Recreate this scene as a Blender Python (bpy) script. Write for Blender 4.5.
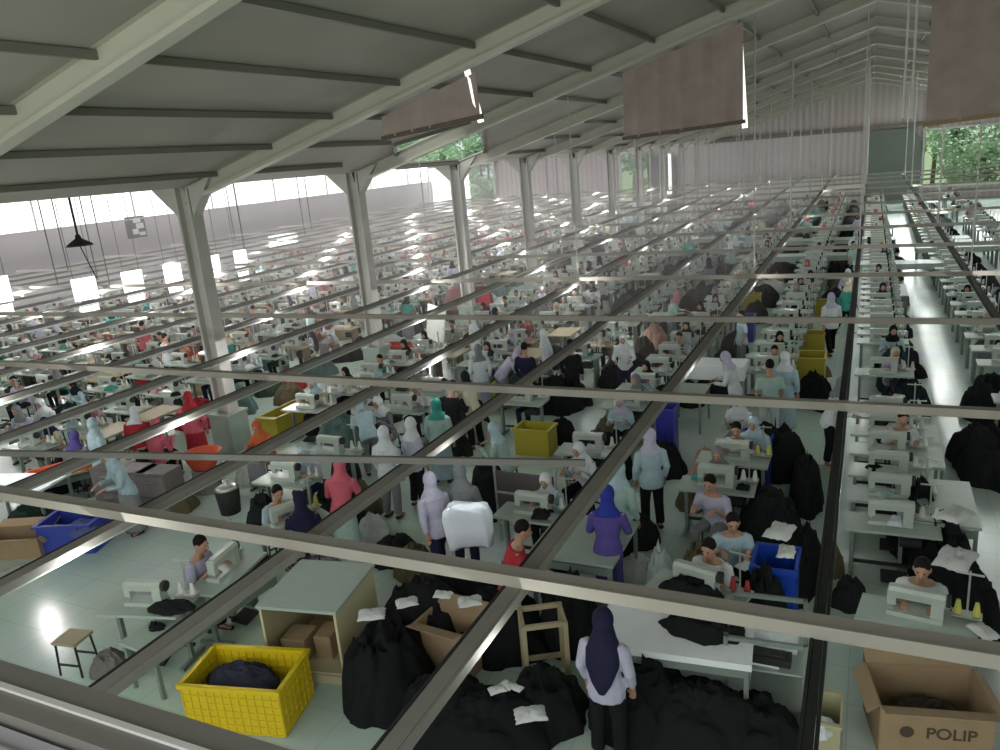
import bpy, math, random
from mathutils import Vector, Matrix, noise
C = bpy.context.scene.collection
for o in list(bpy.data.objects): bpy.data.objects.remove(o)
R = math.radians
H = 5.5

# ------------------------------------------------------------------ camera
Yc = Vector((372, -248, 772)).normalized()
Xc = Vector((1650, 70, -772)); Xc = (Xc - Yc*Xc.dot(Yc)).normalized()
Zc = Xc.cross(Yc)
if Zc.y > 0: Zc = -Zc
F = 772.0
cam = bpy.data.cameras.new('camera'); camo = bpy.data.objects.new('camera', cam); C.objects.link(camo)
right = Vector((Xc.x, Yc.x, Zc.x)); down = Vector((Xc.y, Yc.y, Zc.y)); fwd = Vector((Xc.z, Yc.z, Zc.z))
camo.matrix_world = Matrix(((right.x, -down.x, -fwd.x, 0), (right.y, -down.y, -fwd.y, 0), (right.z, -down.z, -fwd.z, H), (0, 0, 0, 1)))
cam.sensor_width = 36; cam.lens = F/1000*36; cam.clip_start = .05; cam.clip_end = 400
bpy.context.scene.camera = camo
def ray(x, y): return right*((x-500)/F) + down*((y-375)/F) + fwd
def at(x, y, z=0.0):
    d = ray(x, y); t = (z-H)/d.z
    return Vector((d.x*t, d.y*t, z))

# ------------------------------------------------------------------ world, light, exposure
sc = bpy.context.scene
sc.view_settings.view_transform = 'Standard'; sc.view_settings.look = 'None'
sc.view_settings.gamma = 1; sc.view_settings.use_curve_mapping = False
sc.view_settings.exposure = 0.22
w = bpy.data.worlds.new('world'); sc.world = w; w.use_nodes = True
w.node_tree.nodes['Background'].inputs[0].default_value = (.86, .95, .93, 1)
w.node_tree.nodes['Background'].inputs[1].default_value = .8
try:
    sc.cycles.use_denoising = True; sc.cycles.max_bounces = 5; sc.cycles.diffuse_bounces = 3
    sc.cycles.glossy_bounces = 2; sc.cycles.sample_clamp_indirect = 3; sc.cycles.volume_bounces = 0
except Exception: pass
def area(name, loc, rot, sx, sy, power, col=(1, 1, 1)):
    l = bpy.data.lights.new(name, 'AREA'); l.shape = 'RECTANGLE'; l.size = sx; l.size_y = sy; l.energy = power; l.color = col
    o = bpy.data.objects.new(name, l); C.objects.link(o); o.location = loc; o.rotation_euler = rot; return o
RAILX = [2.03-2.22*k for k in range(18)]
CROSSY = [4.92+4.75*k for k in range(13)]
for x in RAILX[:10]: area('rail_lamp', (x, 34, 2.12), (0, 0, 0), .12, 58, 18 if x > -5 else 28, (.86, 1, .93))
area('wall_daylight', (-37.2, 38, 4.6), (0, R(-70), 0), 1.6, 60, 2600, (1, .97, .97))
for i, x in enumerate(RAILX[:15]):  # added unseen point lights that brighten the roof and hall
    for j in range(9):
        y = 4.2+7.2*j+(i % 2)*3.4
        if y > 64 or y < abs(x)*.45: continue
        l = bpy.data.lights.new('fill_point', 'POINT'); l.energy = (11 if x > -5.5 else 24 if x > -12 else 60)*(1 if y < 16 else 1.35); l.shadow_soft_size = 0; l.color = (.97, 1, .96) if x > -7 else (1, .98, .96)
        o = bpy.data.objects.new('fill_point', l); C.objects.link(o); o.location = (x+.14, y, 2.08)
area('gallery_daylight', (-4, -4.5, 5.2), (R(98), 0, 0), 16, 5, 420, (1, .98, .95))
area('end_daylight', (5, 64, 3.6), (R(-82), 0, 0), 9, 3, 700, (.9, 1, .98))

sun = bpy.data.lights.new('sun', 'SUN'); sun.energy = 2.6; sun.angle = .05; suno = bpy.data.objects.new('sun', sun); C.objects.link(suno)
suno.rotation_euler = Vector((-.55, -.22, .8)).to_track_quat('Z', 'Y').to_euler(); sun.color = (1, .97, .9)
# ------------------------------------------------------------------ materials
def mat(name, col, rough=.7, var=.12, scale=8, metal=0, emit=None, objcol=False, col2=None, bump=0, spec=.5):
    m = bpy.data.materials.new(name); m.use_nodes = True; nt = m.node_tree; N = nt.nodes; L = nt.links
    b = N['Principled BSDF']; b.inputs['Roughness'].default_value = rough; b.inputs['Metallic'].default_value = metal
    b.inputs['Specular IOR Level'].default_value = spec
    tc = N.new('ShaderNodeTexCoord'); no = N.new('ShaderNodeTexNoise'); no.inputs['Scale'].default_value = scale; no.inputs['Detail'].default_value = 3
    L.new(tc.outputs['Object'], no.inputs['Vector'])
    mx = N.new('ShaderNodeMix'); mx.data_type = 'RGBA'; mx.blend_type = 'MIX'
    L.new(no.outputs['Fac'], mx.inputs['Factor'])
    if objcol:
        oi = N.new('ShaderNodeObjectInfo')
        d = N.new('ShaderNodeMix'); d.data_type = 'RGBA'; d.blend_type = 'MULTIPLY'; d.inputs['Factor'].default_value = 1
        L.new(oi.outputs['Color'], d.inputs['A']); d.inputs['B'].default_value = (1-var*2,)*3+(1,)
        L.new(oi.outputs['Color'], mx.inputs['A']); L.new(d.outputs['Result'], mx.inputs['B'])
    else:
        c2 = col2 or tuple(c*(1-var*2) for c in col)
        mx.inputs['A'].default_value = (*[min(1, c*(1+var)) for c in col], 1) if not col2 else (*col, 1); mx.inputs['B'].default_value = (*c2, 1)
    L.new(mx.outputs['Result'], b.inputs['Base Color'])
    if bump:
        bp = N.new('ShaderNodeBump'); bp.inputs['Strength'].default_value = bump; L.new(no.outputs['Fac'], bp.inputs['Height']); L.new(bp.outputs['Normal'], b.inputs['Normal'])
    if emit:
        b.inputs['Emission Color'].default_value = (*col, 1); b.inputs['Emission Strength'].default_value = emit
    return m
M = {}
M['cloth'] = mat('cloth', (1, 1, 1), .92, .16, 9, objcol=True, bump=.45, spec=.12)
M['skin'] = mat('skin', (.36, .2, .13), .55, .06, 20)
M['hair'] = mat('hair', (.008, .006, .006), .8, .1, 60, spec=.15)
M['dark'] = mat('dark_steel', (.03, .032, .03), .75, .2, 12, spec=.2)
M['railtop'] = mat('rail_grey', (.19, .185, .17), .8, .12, 3, spec=.2)
M['railsoft'] = mat('rail_soft_grey', (.25, .24, .215), .8, .12, 3, spec=.2)
M['beam'] = mat('beam_beige', (.36, .33, .29), .8, .1, 2, spec=.2)
M['white'] = mat('machine_white', (.38, .42, .375), .35, .06, 15)
M['table'] = mat('table_top', (.31, .375, .325), .34, .08, 4)
M['tabletan'] = mat('tan_board', (.33, .28, .17), .6, .12, 4)
M['leg'] = mat('leg_green_grey', (.17, .21, .18), .5, .1, 9)
M['cone'] = mat('thread', (1, 1, 1), .8, .1, 30, objcol=True)
M['plastic'] = mat('plastic', (1, 1, 1), .4, .06, 6, objcol=True)
M['carton'] = mat('carton', (.30, .21, .12), .85, .1, 6)
M['cartondark'] = mat('carton_print', (.07, .045, .03), .8, .1, 6)
M['paper'] = mat('paper', (.72, .75, .76), .8, .05, 5)
M['roof'] = mat('roof_sheet', (.385, .355, .32), .7, .2, .35, spec=.3)
M['purlin'] = mat('purlin', (.2, .19, .165), .6, .15, 1)
M['rafter'] = mat('rafter_paint', (.50, .48, .42), .55, .08, 1)
M['column'] = mat('column_paint', (.5, .48, .45), .55, .12, 2)
M['glow'] = mat('added_glow_sheet', (1, 1, .98), .5, .02, 3, emit=1.15)
M['shelf'] = mat('shelf_cream', (.46, .42, .25), .55, .06, 3)
M['yellow'] = mat('crate_yellow', (.62, .46, .01), .42, .08, 6)
M['panel'] = mat('reflected_blind_pink', (.46, .36, .34), .8, .3, 2.4, col2=(.26, .19, .18))
M['panelbar'] = mat('reflected_blind_bar', (.12, .08, .07), .6, .12, 3)
M['leaf'] = mat('leaf', (.26, .44, .22), .6, .3, 3, col2=(.6, .75, .6))
M['bark'] = mat('bark', (.16, .12, .08), .9, .2, 8)
M['metal'] = mat('bare_metal', (.5, .52, .5), .3, .08, 8, .7)
M['grass'] = mat('grass_ground', (.25, .35, .18), .9, .2, 1)
M['frame'] = mat('sill_grey', (.19, .175, .16), .5, .1, 2)
M['frameline'] = mat('sill_bead', (.62, .60, .58), .5, .05, 2)
M['lilac'] = mat('sill_lilac', (.45, .42, .47), .5, .05, 2)

# corrugated wall paint
def wallmat(name, a, b, wav, scale, axis='X'):
    m = bpy.data.materials.new(name); m.use_nodes = True; nt = m.node_tree; N = nt.nodes; L = nt.links
    p = N['Principled BSDF']; p.inputs['Roughness'].default_value = .7
    tc = N.new('ShaderNodeTexCoord'); wv = N.new('ShaderNodeTexWave'); wv.bands_direction = axis; wv.inputs['Scale'].default_value = wav; wv.inputs['Distortion'].default_value = .4
    no = N.new('ShaderNodeTexNoise'); no.inputs['Scale'].default_value = scale
    L.new(tc.outputs['Object'], wv.inputs['Vector']); L.new(tc.outputs['Object'], no.inputs['Vector'])
    ad = N.new('ShaderNodeMath'); ad.operation = 'MULTIPLY'; L.new(wv.outputs['Fac'], ad.inputs[0]); L.new(no.outputs['Fac'], ad.inputs[1])
    mx = N.new('ShaderNodeMix'); mx.data_type = 'RGBA'; L.new(ad.outputs[0], mx.inputs['Factor'])
    mx.inputs['A'].default_value = (*a, 1); mx.inputs['B'].default_value = (*b, 1)
    L.new(mx.outputs['Result'], p.inputs['Base Color']); return m
M['wallback'] = wallmat('wall_back_sheet', (.60, .52, .52), (.36, .30, .31), .7, .25)
M['wallleft'] = wallmat('wall_left_paint', (.50, .47, .51), (.42, .39, .43), .1, .2, 'Y')
# floor: glossy pale mint terrazzo with faint joints and scuffs
m = bpy.data.materials.new('floor_tile'); m.use_nodes = True; nt = m.node_tree; N = nt.nodes; L = nt.links; p = N['Principled BSDF']
tc = N.new('ShaderNodeTexCoord'); br = N.new('ShaderNodeTexBrick'); br.offset = 0; br.inputs['Scale'].default_value = 1
br.inputs['Brick Width'].default_value = .6; br.inputs['Row Height'].default_value = .6; br.inputs['Mortar Size'].default_value = .006
br.inputs['Color1'].default_value = (.50, .61, .54, 1); br.inputs['Color2'].default_value = (.48, .59, .52, 1); br.inputs['Mortar'].default_value = (.40, .49, .43, 1)
L.new(tc.outputs['Object'], br.inputs['Vector'])
no = N.new('ShaderNodeTexNoise'); no.inputs['Scale'].default_value = .7; no.inputs['Detail'].default_value = 5; L.new(tc.outputs['Object'], no.inputs['Vector'])
mx = N.new('ShaderNodeMix'); mx.data_type = 'RGBA'; mx.blend_type = 'MULTIPLY'; mx.inputs['Factor'].default_value = .35
L.new(br.outputs['Color'], mx.inputs['A']); L.new(no.outputs['Color'], mx.inputs['B']); mx.inputs['Factor'].default_value = .3
L.new(mx.outputs['Result'], p.inputs['Base Color'])
rr = N.new('ShaderNodeMapRange'); rr.inputs[3].default_value = .1; rr.inputs[4].default_value = .34; L.new(no.outputs['Fac'], rr.inputs[0]); L.new(rr.outputs[0], p.inputs['Roughness'])
M['floor'] = m

# ------------------------------------------------------------------ mesh helpers
class MB:
    def __init__(s): s.v = []; s.f = []; s.m = []
    def add(s, vs, fs, mi=0):
        o = len(s.v); s.v += [tuple(v) for v in vs]; s.f += [tuple(i+o for i in f) for f in fs]; s.m += [mi]*len(fs); return s
    def box(s, c, d, mi=0, rz=0, rx=0, ry=0, mat=None):
        q = mat or (Matrix.Rotation(rz, 3, 'Z') @ Matrix.Rotation(ry, 3, 'Y') @ Matrix.Rotation(rx, 3, 'X')); c = Vector(c)
        vs = [c + q @ Vector((x*d[0]/2, y*d[1]/2, z*d[2]/2)) for x in (-1, 1) for y in (-1, 1) for z in (-1, 1)]
        return s.add(vs, [(0, 1, 3, 2), (4, 6, 7, 5), (0, 4, 5, 1), (2, 3, 7, 6), (0, 2, 6, 4), (1, 5, 7, 3)], mi)
    def bar(s, a, b, w, h, mi=0):
        a = Vector(a); b = Vector(b); d = (b-a); l = d.length; d.normalize()
        up = Vector((0, 0, 1)) if abs(d.z) < .95 else Vector((0, 1, 0))
        x = d.cross(up).normalized(); z = x.cross(d)
        q = Matrix((x, d, z)).transposed(); return s.box((a+b)/2, (w, l, h), mi, mat=q)
    def tube(s, pts, rad, n=8, mi=0, sy=1.0):
        pts = [Vector(p) for p in pts]
        if not isinstance(rad, (list, tuple)): rad = [rad]*len(pts)
        rings = []; prev = None
        for i, p in enumerate(pts):
            d = (pts[min(i+1, len(pts)-1)] - pts[max(i-1, 0)]).normalized()
            if prev is None:
                u = Vector((1, 0, 0)) if abs(d.x) < .9 else Vector((0, 1, 0))
            else: u = prev
            a = (u - d*u.dot(d)).normalized(); b = d.cross(a); prev = a
            rings.append([p + a*math.cos(2*math.pi*k/n)*rad[i] + b*math.sin(2*math.pi*k/n)*rad[i]*sy for k in range(n)])
        return s.loft(rings, mi)
    def loft(s, rings, mi=0, cap=True):
        n = len(rings[0]); vs = [v for r in rings for v in r]; fs = []
        for i in range(len(rings)-1):
            for k in range(n):
                k2 = (k+1) % n; fs.append((i*n+k, i*n+k2, (i+1)*n+k2, (i+1)*n+k))
        if cap: fs.append(tuple(reversed(range(n)))); fs.append(tuple((len(rings)-1)*n+k for k in range(n)))
        return s.add(vs, fs, mi)
    def rings(s, prof, n=14, mi=0):   # prof: (x,y,z,rx,ry)
        return s.loft([[Vector((x+rx*math.cos(2*math.pi*k/n), y+ry*math.sin(2*math.pi*k/n), z)) for k in range(n)] for x, y, z, rx, ry in prof], mi)
    def ell(s, c, r, n=12, mm=8, mi=0, rx=0):
        q = Matrix.Rotation(rx, 3, 'X'); c = Vector(c); rg = []
        for i in range(mm+1):
            t = math.pi*min(max(i/mm, .02), .98)
            rg.append([c + q @ Vector((r[0]*math.sin(t)*math.cos(2*math.pi*k/n), r[1]*math.sin(t)*math.sin(2*math.pi*k/n), -r[2]*math.cos(t))) for k in range(n)])
        return s.loft(rg, mi)
    def mesh(s, name, mats, smooth=False):
        me = bpy.data.meshes.new(name); me.from_pydata(s.v, [], s.f)
        for mt in (mats if isinstance(mats, (list, tuple)) else [mats] if mats else []): me.materials.append(mt)
        me.polygons.foreach_set('material_index', s.m)
        if smooth: me.polygons.foreach_set('use_smooth', [True]*len(s.f))
        me.update(); return me
    def build(s, name, mats, parent=None, smooth=False, loc=None, rz=0, col=None):
        return link(name, s.mesh(name, mats, smooth), parent, loc, rz, col)
def link(name, me, parent=None, loc=None, rz=0, col=None):
    o = bpy.data.objects.new(name, me); C.objects.link(o); o.parent = parent
    if loc is not None: o.location = loc
    o.rotation_euler[2] = rz
    if col: o.color = (*col, 1)
    return o
def tag(o, label=None, cat=None, group=None, kind=None):
    if label: o['label'] = label
    if cat: o['category'] = cat
    if group: o['group'] = group
    if kind: o['kind'] = kind
    return o
def thing(name, label, cat, loc=(0, 0, 0), rz=0, group=None):
    o = bpy.data.objects.new(name, None); C.objects.link(o); o.location = loc; o.rotation_euler[2] = rz; o.empty_display_size = .1
    return tag(o, label, cat, group)
KIDS = {}
def kids(o):
    if o.name not in KIDS: KIDS[o.name] = list(o.children)
    return KIDS[o.name]
def copy_tree(o, parent=None, cols=None):
    c = o.copy(); C.objects.link(c); c.parent = parent
    b = o.name.split('.')[0]
    if cols and b in cols: c.color = (*cols[b], 1)
    for ch in kids(o): copy_tree(ch, c, cols)
    return c
def place(proto, loc, rz, label, cat, group=None, cols=None, sc_=None):
    c = copy_tree(proto, None, cols); c.location = loc; c.rotation_euler[2] = rz
    if sc_: c.scale = sc_ if isinstance(sc_, (tuple, list)) else (sc_,)*3
    for k in ('label', 'category', 'group'):
        if k in c: del c[k]
    return tag(c, label, cat, group)
def fuse(mb, vox, it=3):
    o = mb.build('tmp', M['cloth']); r = o.modifiers.new('r', 'REMESH'); r.mode = 'VOXEL'; r.voxel_size = vox; r.use_smooth_shade = True
    sm = o.modifiers.new('s', 'SMOOTH'); sm.iterations = it; sm.factor = .5
    dg = bpy.context.evaluated_depsgraph_get(); dg.update()
    me = bpy.data.meshes.new_from_object(o.evaluated_get(dg)); bpy.data.objects.remove(o)
    me.materials.clear(); return me
ORD = 'zeroth first second third fourth fifth sixth seventh eighth ninth tenth eleventh twelfth thirteenth fourteenth fifteenth sixteenth seventeenth eighteenth'.split()
rnd = random.Random(7)
def shades(c, v=.1):
    k = 1+rnd.uniform(-v, v); return tuple(min(1, max(0, x*k)) for x in c)

# ------------------------------------------------------------------ setting
SL = .27
def roofz(x): return 5.5+SL*(12.2+x) if x < 0 else 5.5+SL*(12.2-x)
RZ = roofz(0)
b = MB(); b.box((-12, 32, -.1), (56, 70, .2)); tag(b.build('floor', M['floor']), kind='structure')
b = MB(); b.box((-12, 100, -.45), (400, 300, .4)); tag(b.build('ground_outside', M['grass']), kind='structure')
# roof: left slope with a hole added for the reflected greenery, right slope, low flat bay to the left
b = MB(); hole = [(-12.05, 19.4), (-12.05, 24.9), (-8.42, 17.43), (-10.0, 16.1)]
hole = [(-12.05, 19.2), (-12.05, 24.9), (-8.45, 17.5), (-10.05, 16.05)]   # lower near, lower far, upper far, upper near
outer = [(-12.2, 14), (-12.2, 30), (0, 30), (0, 14)]
for dz in (0, .06):
    P = lambda q: (q[0], q[1], roofz(q[0])+dz)
    for i in range(4): b.add([P(outer[i]), P(outer[(i+1) % 4]), P(hole[(i+1) % 4]), P(hole[i])], [(0, 1, 2, 3)])
    b.add([P((-12.2, -1)), P((-12.2, 14)), P((0, 14)), P((0, -1))], [(0, 1, 2, 3)])
    b.add([P((-12.2, 30)), P((-12.2, 67)), P((0, 67)), P((0, 30))], [(0, 1, 2, 3)])
    b.add([P((0, -1)), P((0, 67)), P((15, 67)), P((15, -1))], [(0, 1, 2, 3)])
b.box((-25.2, 33, 5.6), (26, 68, .1))
tag(b.build('ceiling', M['roof']), kind='structure')
b = MB()
for x in [-11.3+1.42*k for k in range(16)]:
    if abs(x) < .2: continue
    segs = [(0, 67)]
    if -12 < x < -8.3: segs = [(0, 15.6), (25.2, 67)]
    for a0, a1 in segs: b.box((x, (a0+a1)/2, roofz(x)-.05), (.06, a1-a0, .09))
tag(b.build('trim_purlins', M['purlin']), kind='structure')
COLY = [5.9+5.7*k for k in range(11)]
for i, y in enumerate(COLY):
    b = MB()
    for s in (-1, 1):
        x0, x1 = (-12.2, 0) if s < 0 else (13, 0)
        z0 = roofz(x0)-.28; z1 = roofz(0)-.28
        b.bar((x0, y, z0), (x1, y, z1), .22, .06); b.bar((x0, y, z0+.3), (x1, y, z1+.3), .22, .04); b.bar((x0, y, z0+.15), (x1, y, z1+.15), .05, .28)
    tag(b.build('roof_beam', M['rafter']), kind='structure')
    if i:
        b = MB(); b.box((-12.2, y, 2.75), (.3, .05, 5.5)); b.box((-12.36, y, 2.75), (.05, .3, 5.5)); b.box((-12.04, y, 2.75), (.05, .3, 5.5))
        b.add([(-12.0, y-.12, 5.5), (-12.0, y-.12, 4.95), (-11.4, y-.12, 5.68), (-12.0, y+.12, 5.5), (-12.0, y+.12, 4.95), (-11.4, y+.12, 5.68)], [(0, 1, 2), (3, 5, 4), (0, 3, 4, 1), (1, 4, 5, 2), (2, 5, 3, 0)])
        b.add([(-12.4, y-.12, 5.5), (-12.4, y-.12, 4.95), (-13.0, y-.12, 5.5), (-12.4, y+.12, 5.5), (-12.4, y+.12, 4.95), (-13.0, y+.12, 5.5)], [(0, 2, 1), (3, 4, 5), (0, 1, 4, 3), (1, 2, 5, 4), (2, 0, 3, 5)])
        tag(b.build('column', M['column']), kind='structure')
        b = MB(); b.box((-12.2, y, .4), (.55, .55, .8)); b.box((-12.2, y, .82), (.6, .6, .06)); tag(b.build('trim_pedestal', M['table']), kind='structure')
b = MB(); b.bar((3.85, 17, roofz(3.85)-.02), (3.85, 62, roofz(3.85)-.02), .34, .03); tag(b.build('window_11', mat('skylight_sheet', (.95, 1, .97), .5, .02, 3, emit=14)), kind='structure')
# left wall, daylight strip, low windows
b = MB(); b.box((-38.1, 33, 2.0), (.2, 68, 4.0)); tag(b.build('wall_left', M['wallleft']), kind='structure')
b = MB(); b.box((-38.0, 33, 4.78), (.08, 68, 1.5)); tag(b.build('window_1', M['glow']), kind='structure')
b = MB()
for y in range(2, 66, 6): b.box((-37.9, y, 4.78), (.08, .06, 1.5))
b.box((-37.92, 33, 4.02), (.12, 68, .08)); tag(b.build('trim_1', M['lilac']), kind='structure')
wn = 2
for px, py, ww, hh in ((283, 240, 3.2, 1.0),):
    d = ray(px, py); t = -37.95/d.x; y = d.y*t; z = H+d.z*t
    b = MB(); b.box((0, 0, 0), (.06, ww, hh)); o = tag(b.build('window_%d' % wn, M['glow'], loc=(-37.94, y, z)), kind='structure')
    f = MB()
    for sy in (-1, 1): f.box((.03, sy*ww/2, 0), (.08, .07, hh+.1))
    for sz in (-1, 1): f.box((.03, 0, sz*hh/2), (.08, ww, .07))
    f.build('frame', M['lilac'], o); wn += 1
# back wall with openings added for the reflected leafy windows: (x0,x1,z0,z1)
YB = 66.0
opens = [(-38, -31.0, .9, 5.3), (-19.2, -16.6, .9, 5.2), (3.45, 14, 1.0, 5.0)]
b = MB(); xs = [-38]
def seg(x0, x1, z0, z1f): b.box(((x0+x1)/2, YB, (z0+z1f)/2), (x1-x0, .15, z1f-z0))
cur = -38
for x0, x1, z0, z1 in opens:
    if x0 > cur: seg(cur, x0, 0, 5.5)
    seg(x0, x1, 0, z0); seg(x0, x1, z1, 5.5); cur = x1
seg(cur, 15, 0, 5.5)
b.add([(-12.2, YB-.07, 5.5), (13, YB-.07, 5.5), (0, YB-.07, RZ), (-12.2, YB+.07, 5.5), (13, YB+.07, 5.5), (0, YB+.07, RZ)], [(0, 1, 2), (3, 5, 4), (0, 3, 4, 1), (1, 4, 5, 2), (2, 5, 3, 0)])
tag(b.build('wall_back', M['wallback']), kind='structure')
b = MB(); b.box((-5, YB-.3, 5.45), (19, .25, .3)); tag(b.build('trim_2', M['purlin']), kind='structure')
for i, (x0, x1, z0, z1) in enumerate(opens):
    b = MB(); b.box(((x0+x1)/2, YB-.25, z0), (x1-x0+.4, .4, .18)); b.box(((x0+x1)/2, YB-.2, z0-.55), (x1-x0+.4, .2, .12)); b.box(((x0+x1)/2, YB-.2, z1), (x1-x0+.2, .3, .14))
    for x in (x0, x1): b.box((x, YB-.2, (z0+z1)/2), (.14, .3, z1-z0))
    tag(b.build('trim_%d' % (i+3), M['frameline']), kind='structure')
# glowing sheet added for the overexposed white wall left of the palms
b = MB(); b.box((-35.8, YB+.1, 3.1), (4.0, .04, 4.3)); tag(b.build('window_9', M['glow']), kind='structure')  # stand-in for the wall glow, not a window
b = MB(); b.box((0, 0, 1.3), (7.5, .06, .28)); b.box((0, 0, .95), (7.5, .06, .12)); tag(b.build('trim_8', M['frameline'], loc=(-3.6, YB-.4, 0)), kind='structure')
# rim of the added roof hole
b = MB()
for i in range(4):
    p, q = hole[i], hole[(i+1) % 4]; b.bar((p[0], p[1], roofz(p[0])-.02), (q[0], q[1], roofz(q[0])-.02), .08, .1)
tag(b.build('trim_9', M['purlin']), kind='structure')
# viewing-gallery sill in front of the camera
b = MB(); b.box((0, .682, 4.65), (6, .045, .08)); tag(b.build('trim_10', M['frame']), kind='structure')
b = MB(); b.box((0, .652, 4.69), (6, .011, .012)); tag(b.build('trim_11', M['frameline']), kind='structure')
b = MB(); b.box((0, .628, 4.65), (6, .04, .08)); tag(b.build('trim_12', M['frame']), kind='structure')
b = MB(); b.box((0, .50, 4.64), (6, .2, .06)); b.box((0, .57, 4.672), (6, .006, .004), 1); tag(b.build('trim_13', [M['lilac'], M['frame']]), kind='structure')

# haze added for the pale veil reflected in the glass
b = MB(); b.box((-20, 40, 2.7), (35, 50, 5.3)); hz = b.build('reflection_haze', None); hz.data.materials.clear()
hm = bpy.data.materials.new('haze'); hm.use_nodes = True; hn = hm.node_tree; hn.nodes.remove(hn.nodes['Principled BSDF'])
vs_ = hn.nodes.new('ShaderNodeVolumeScatter'); vs_.inputs['Density'].default_value = .0125; vs_.inputs['Color'].default_value = (1, .89, .88, 1); vs_.inputs['Anisotropy'].default_value = .1
hn.links.new(vs_.outputs[0], hn.nodes['Material Output'].inputs['Volume']); hz.data.materials.append(hm); tag(hz, 'pale haze added for a glass reflection over the far left rows', 'haze', kind='stuff')
# ------------------------------------------------------------------ rails
g = 'long lengthwise rails hung above the sewing rows'
for k, x in enumerate(RAILX):
    near = k < 6
    y0 = max(0.2, abs(x)*.45); w_ = .055 if k in (0, 1) else .12 if k < 6 else .05
    t = thing('ceiling_rail', 'dark lengthwise rail above the rows, %s from the right' % ORD[k+1], 'rail', (x, 0, 2.2), 0, g)
    b = MB(); b.box((0, (y0+66)/2, .045), (w_, 66-y0, .05)); b.box((w_/2+.015, (y0+66)/2, .03), (.022, 66-y0, .08)); b.build('channel', M['dark'] if k in (0, 1) else M['railsoft'] if k < 6 else M['railtop'], t)
    b = MB(); b.box((-w_/2-.015, (y0+66)/2, .03), (.022, 66-y0, .09)); b.build('flange', M['dark'] if k < 6 else M['railtop'], t)
    b = MB()
    b.box((0, (y0+66)/2, -.045), (.03, 65-y0, .03))
    b.build('lamp_strip', M['white'], t)
g = 'beige crossbeams hung above the sewing rows'
for k, y in enumerate(CROSSY):
    t = thing('crossbeam', 'beige crossbeam spanning all the rows, %s from the near end' % ORD[k+1], 'beam', (0, y, 2.32), 0, g)
    x0 = -min(37, y/.42+2)
    b = MB(); b.box(((x0+10)/2, 0, 0), (10-x0, [.15, .13, .1, .08][min(k, 3)], .07)); b.box(((x0+10)/2, -.09, .0), (10-x0, .02, .1)); b.build('beam_channel', M['beam'], t)
    if k > 2:
        for j, x in enumerate(RAILX):
            if x < x0 or x < -12.3 or j % 2 == k % 2: continue
            r = MB(); r.tube([(x, 0, 0), (x, 0, roofz(x)-2.4)], .016 if k < 5 else .03, 6); r.build('hanger_rod', M['column'], t)
# thin slanting rail
a = at(0, 453, 2.5); c = at(585, 463, 2.5)
b = MB(); b.bar(a, c, .05, .07); o = b.build('conduit', M['railtop']); tag(o, 'thin grey conduit crossing at a slant between the first and second crossbeams', 'conduit')

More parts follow.
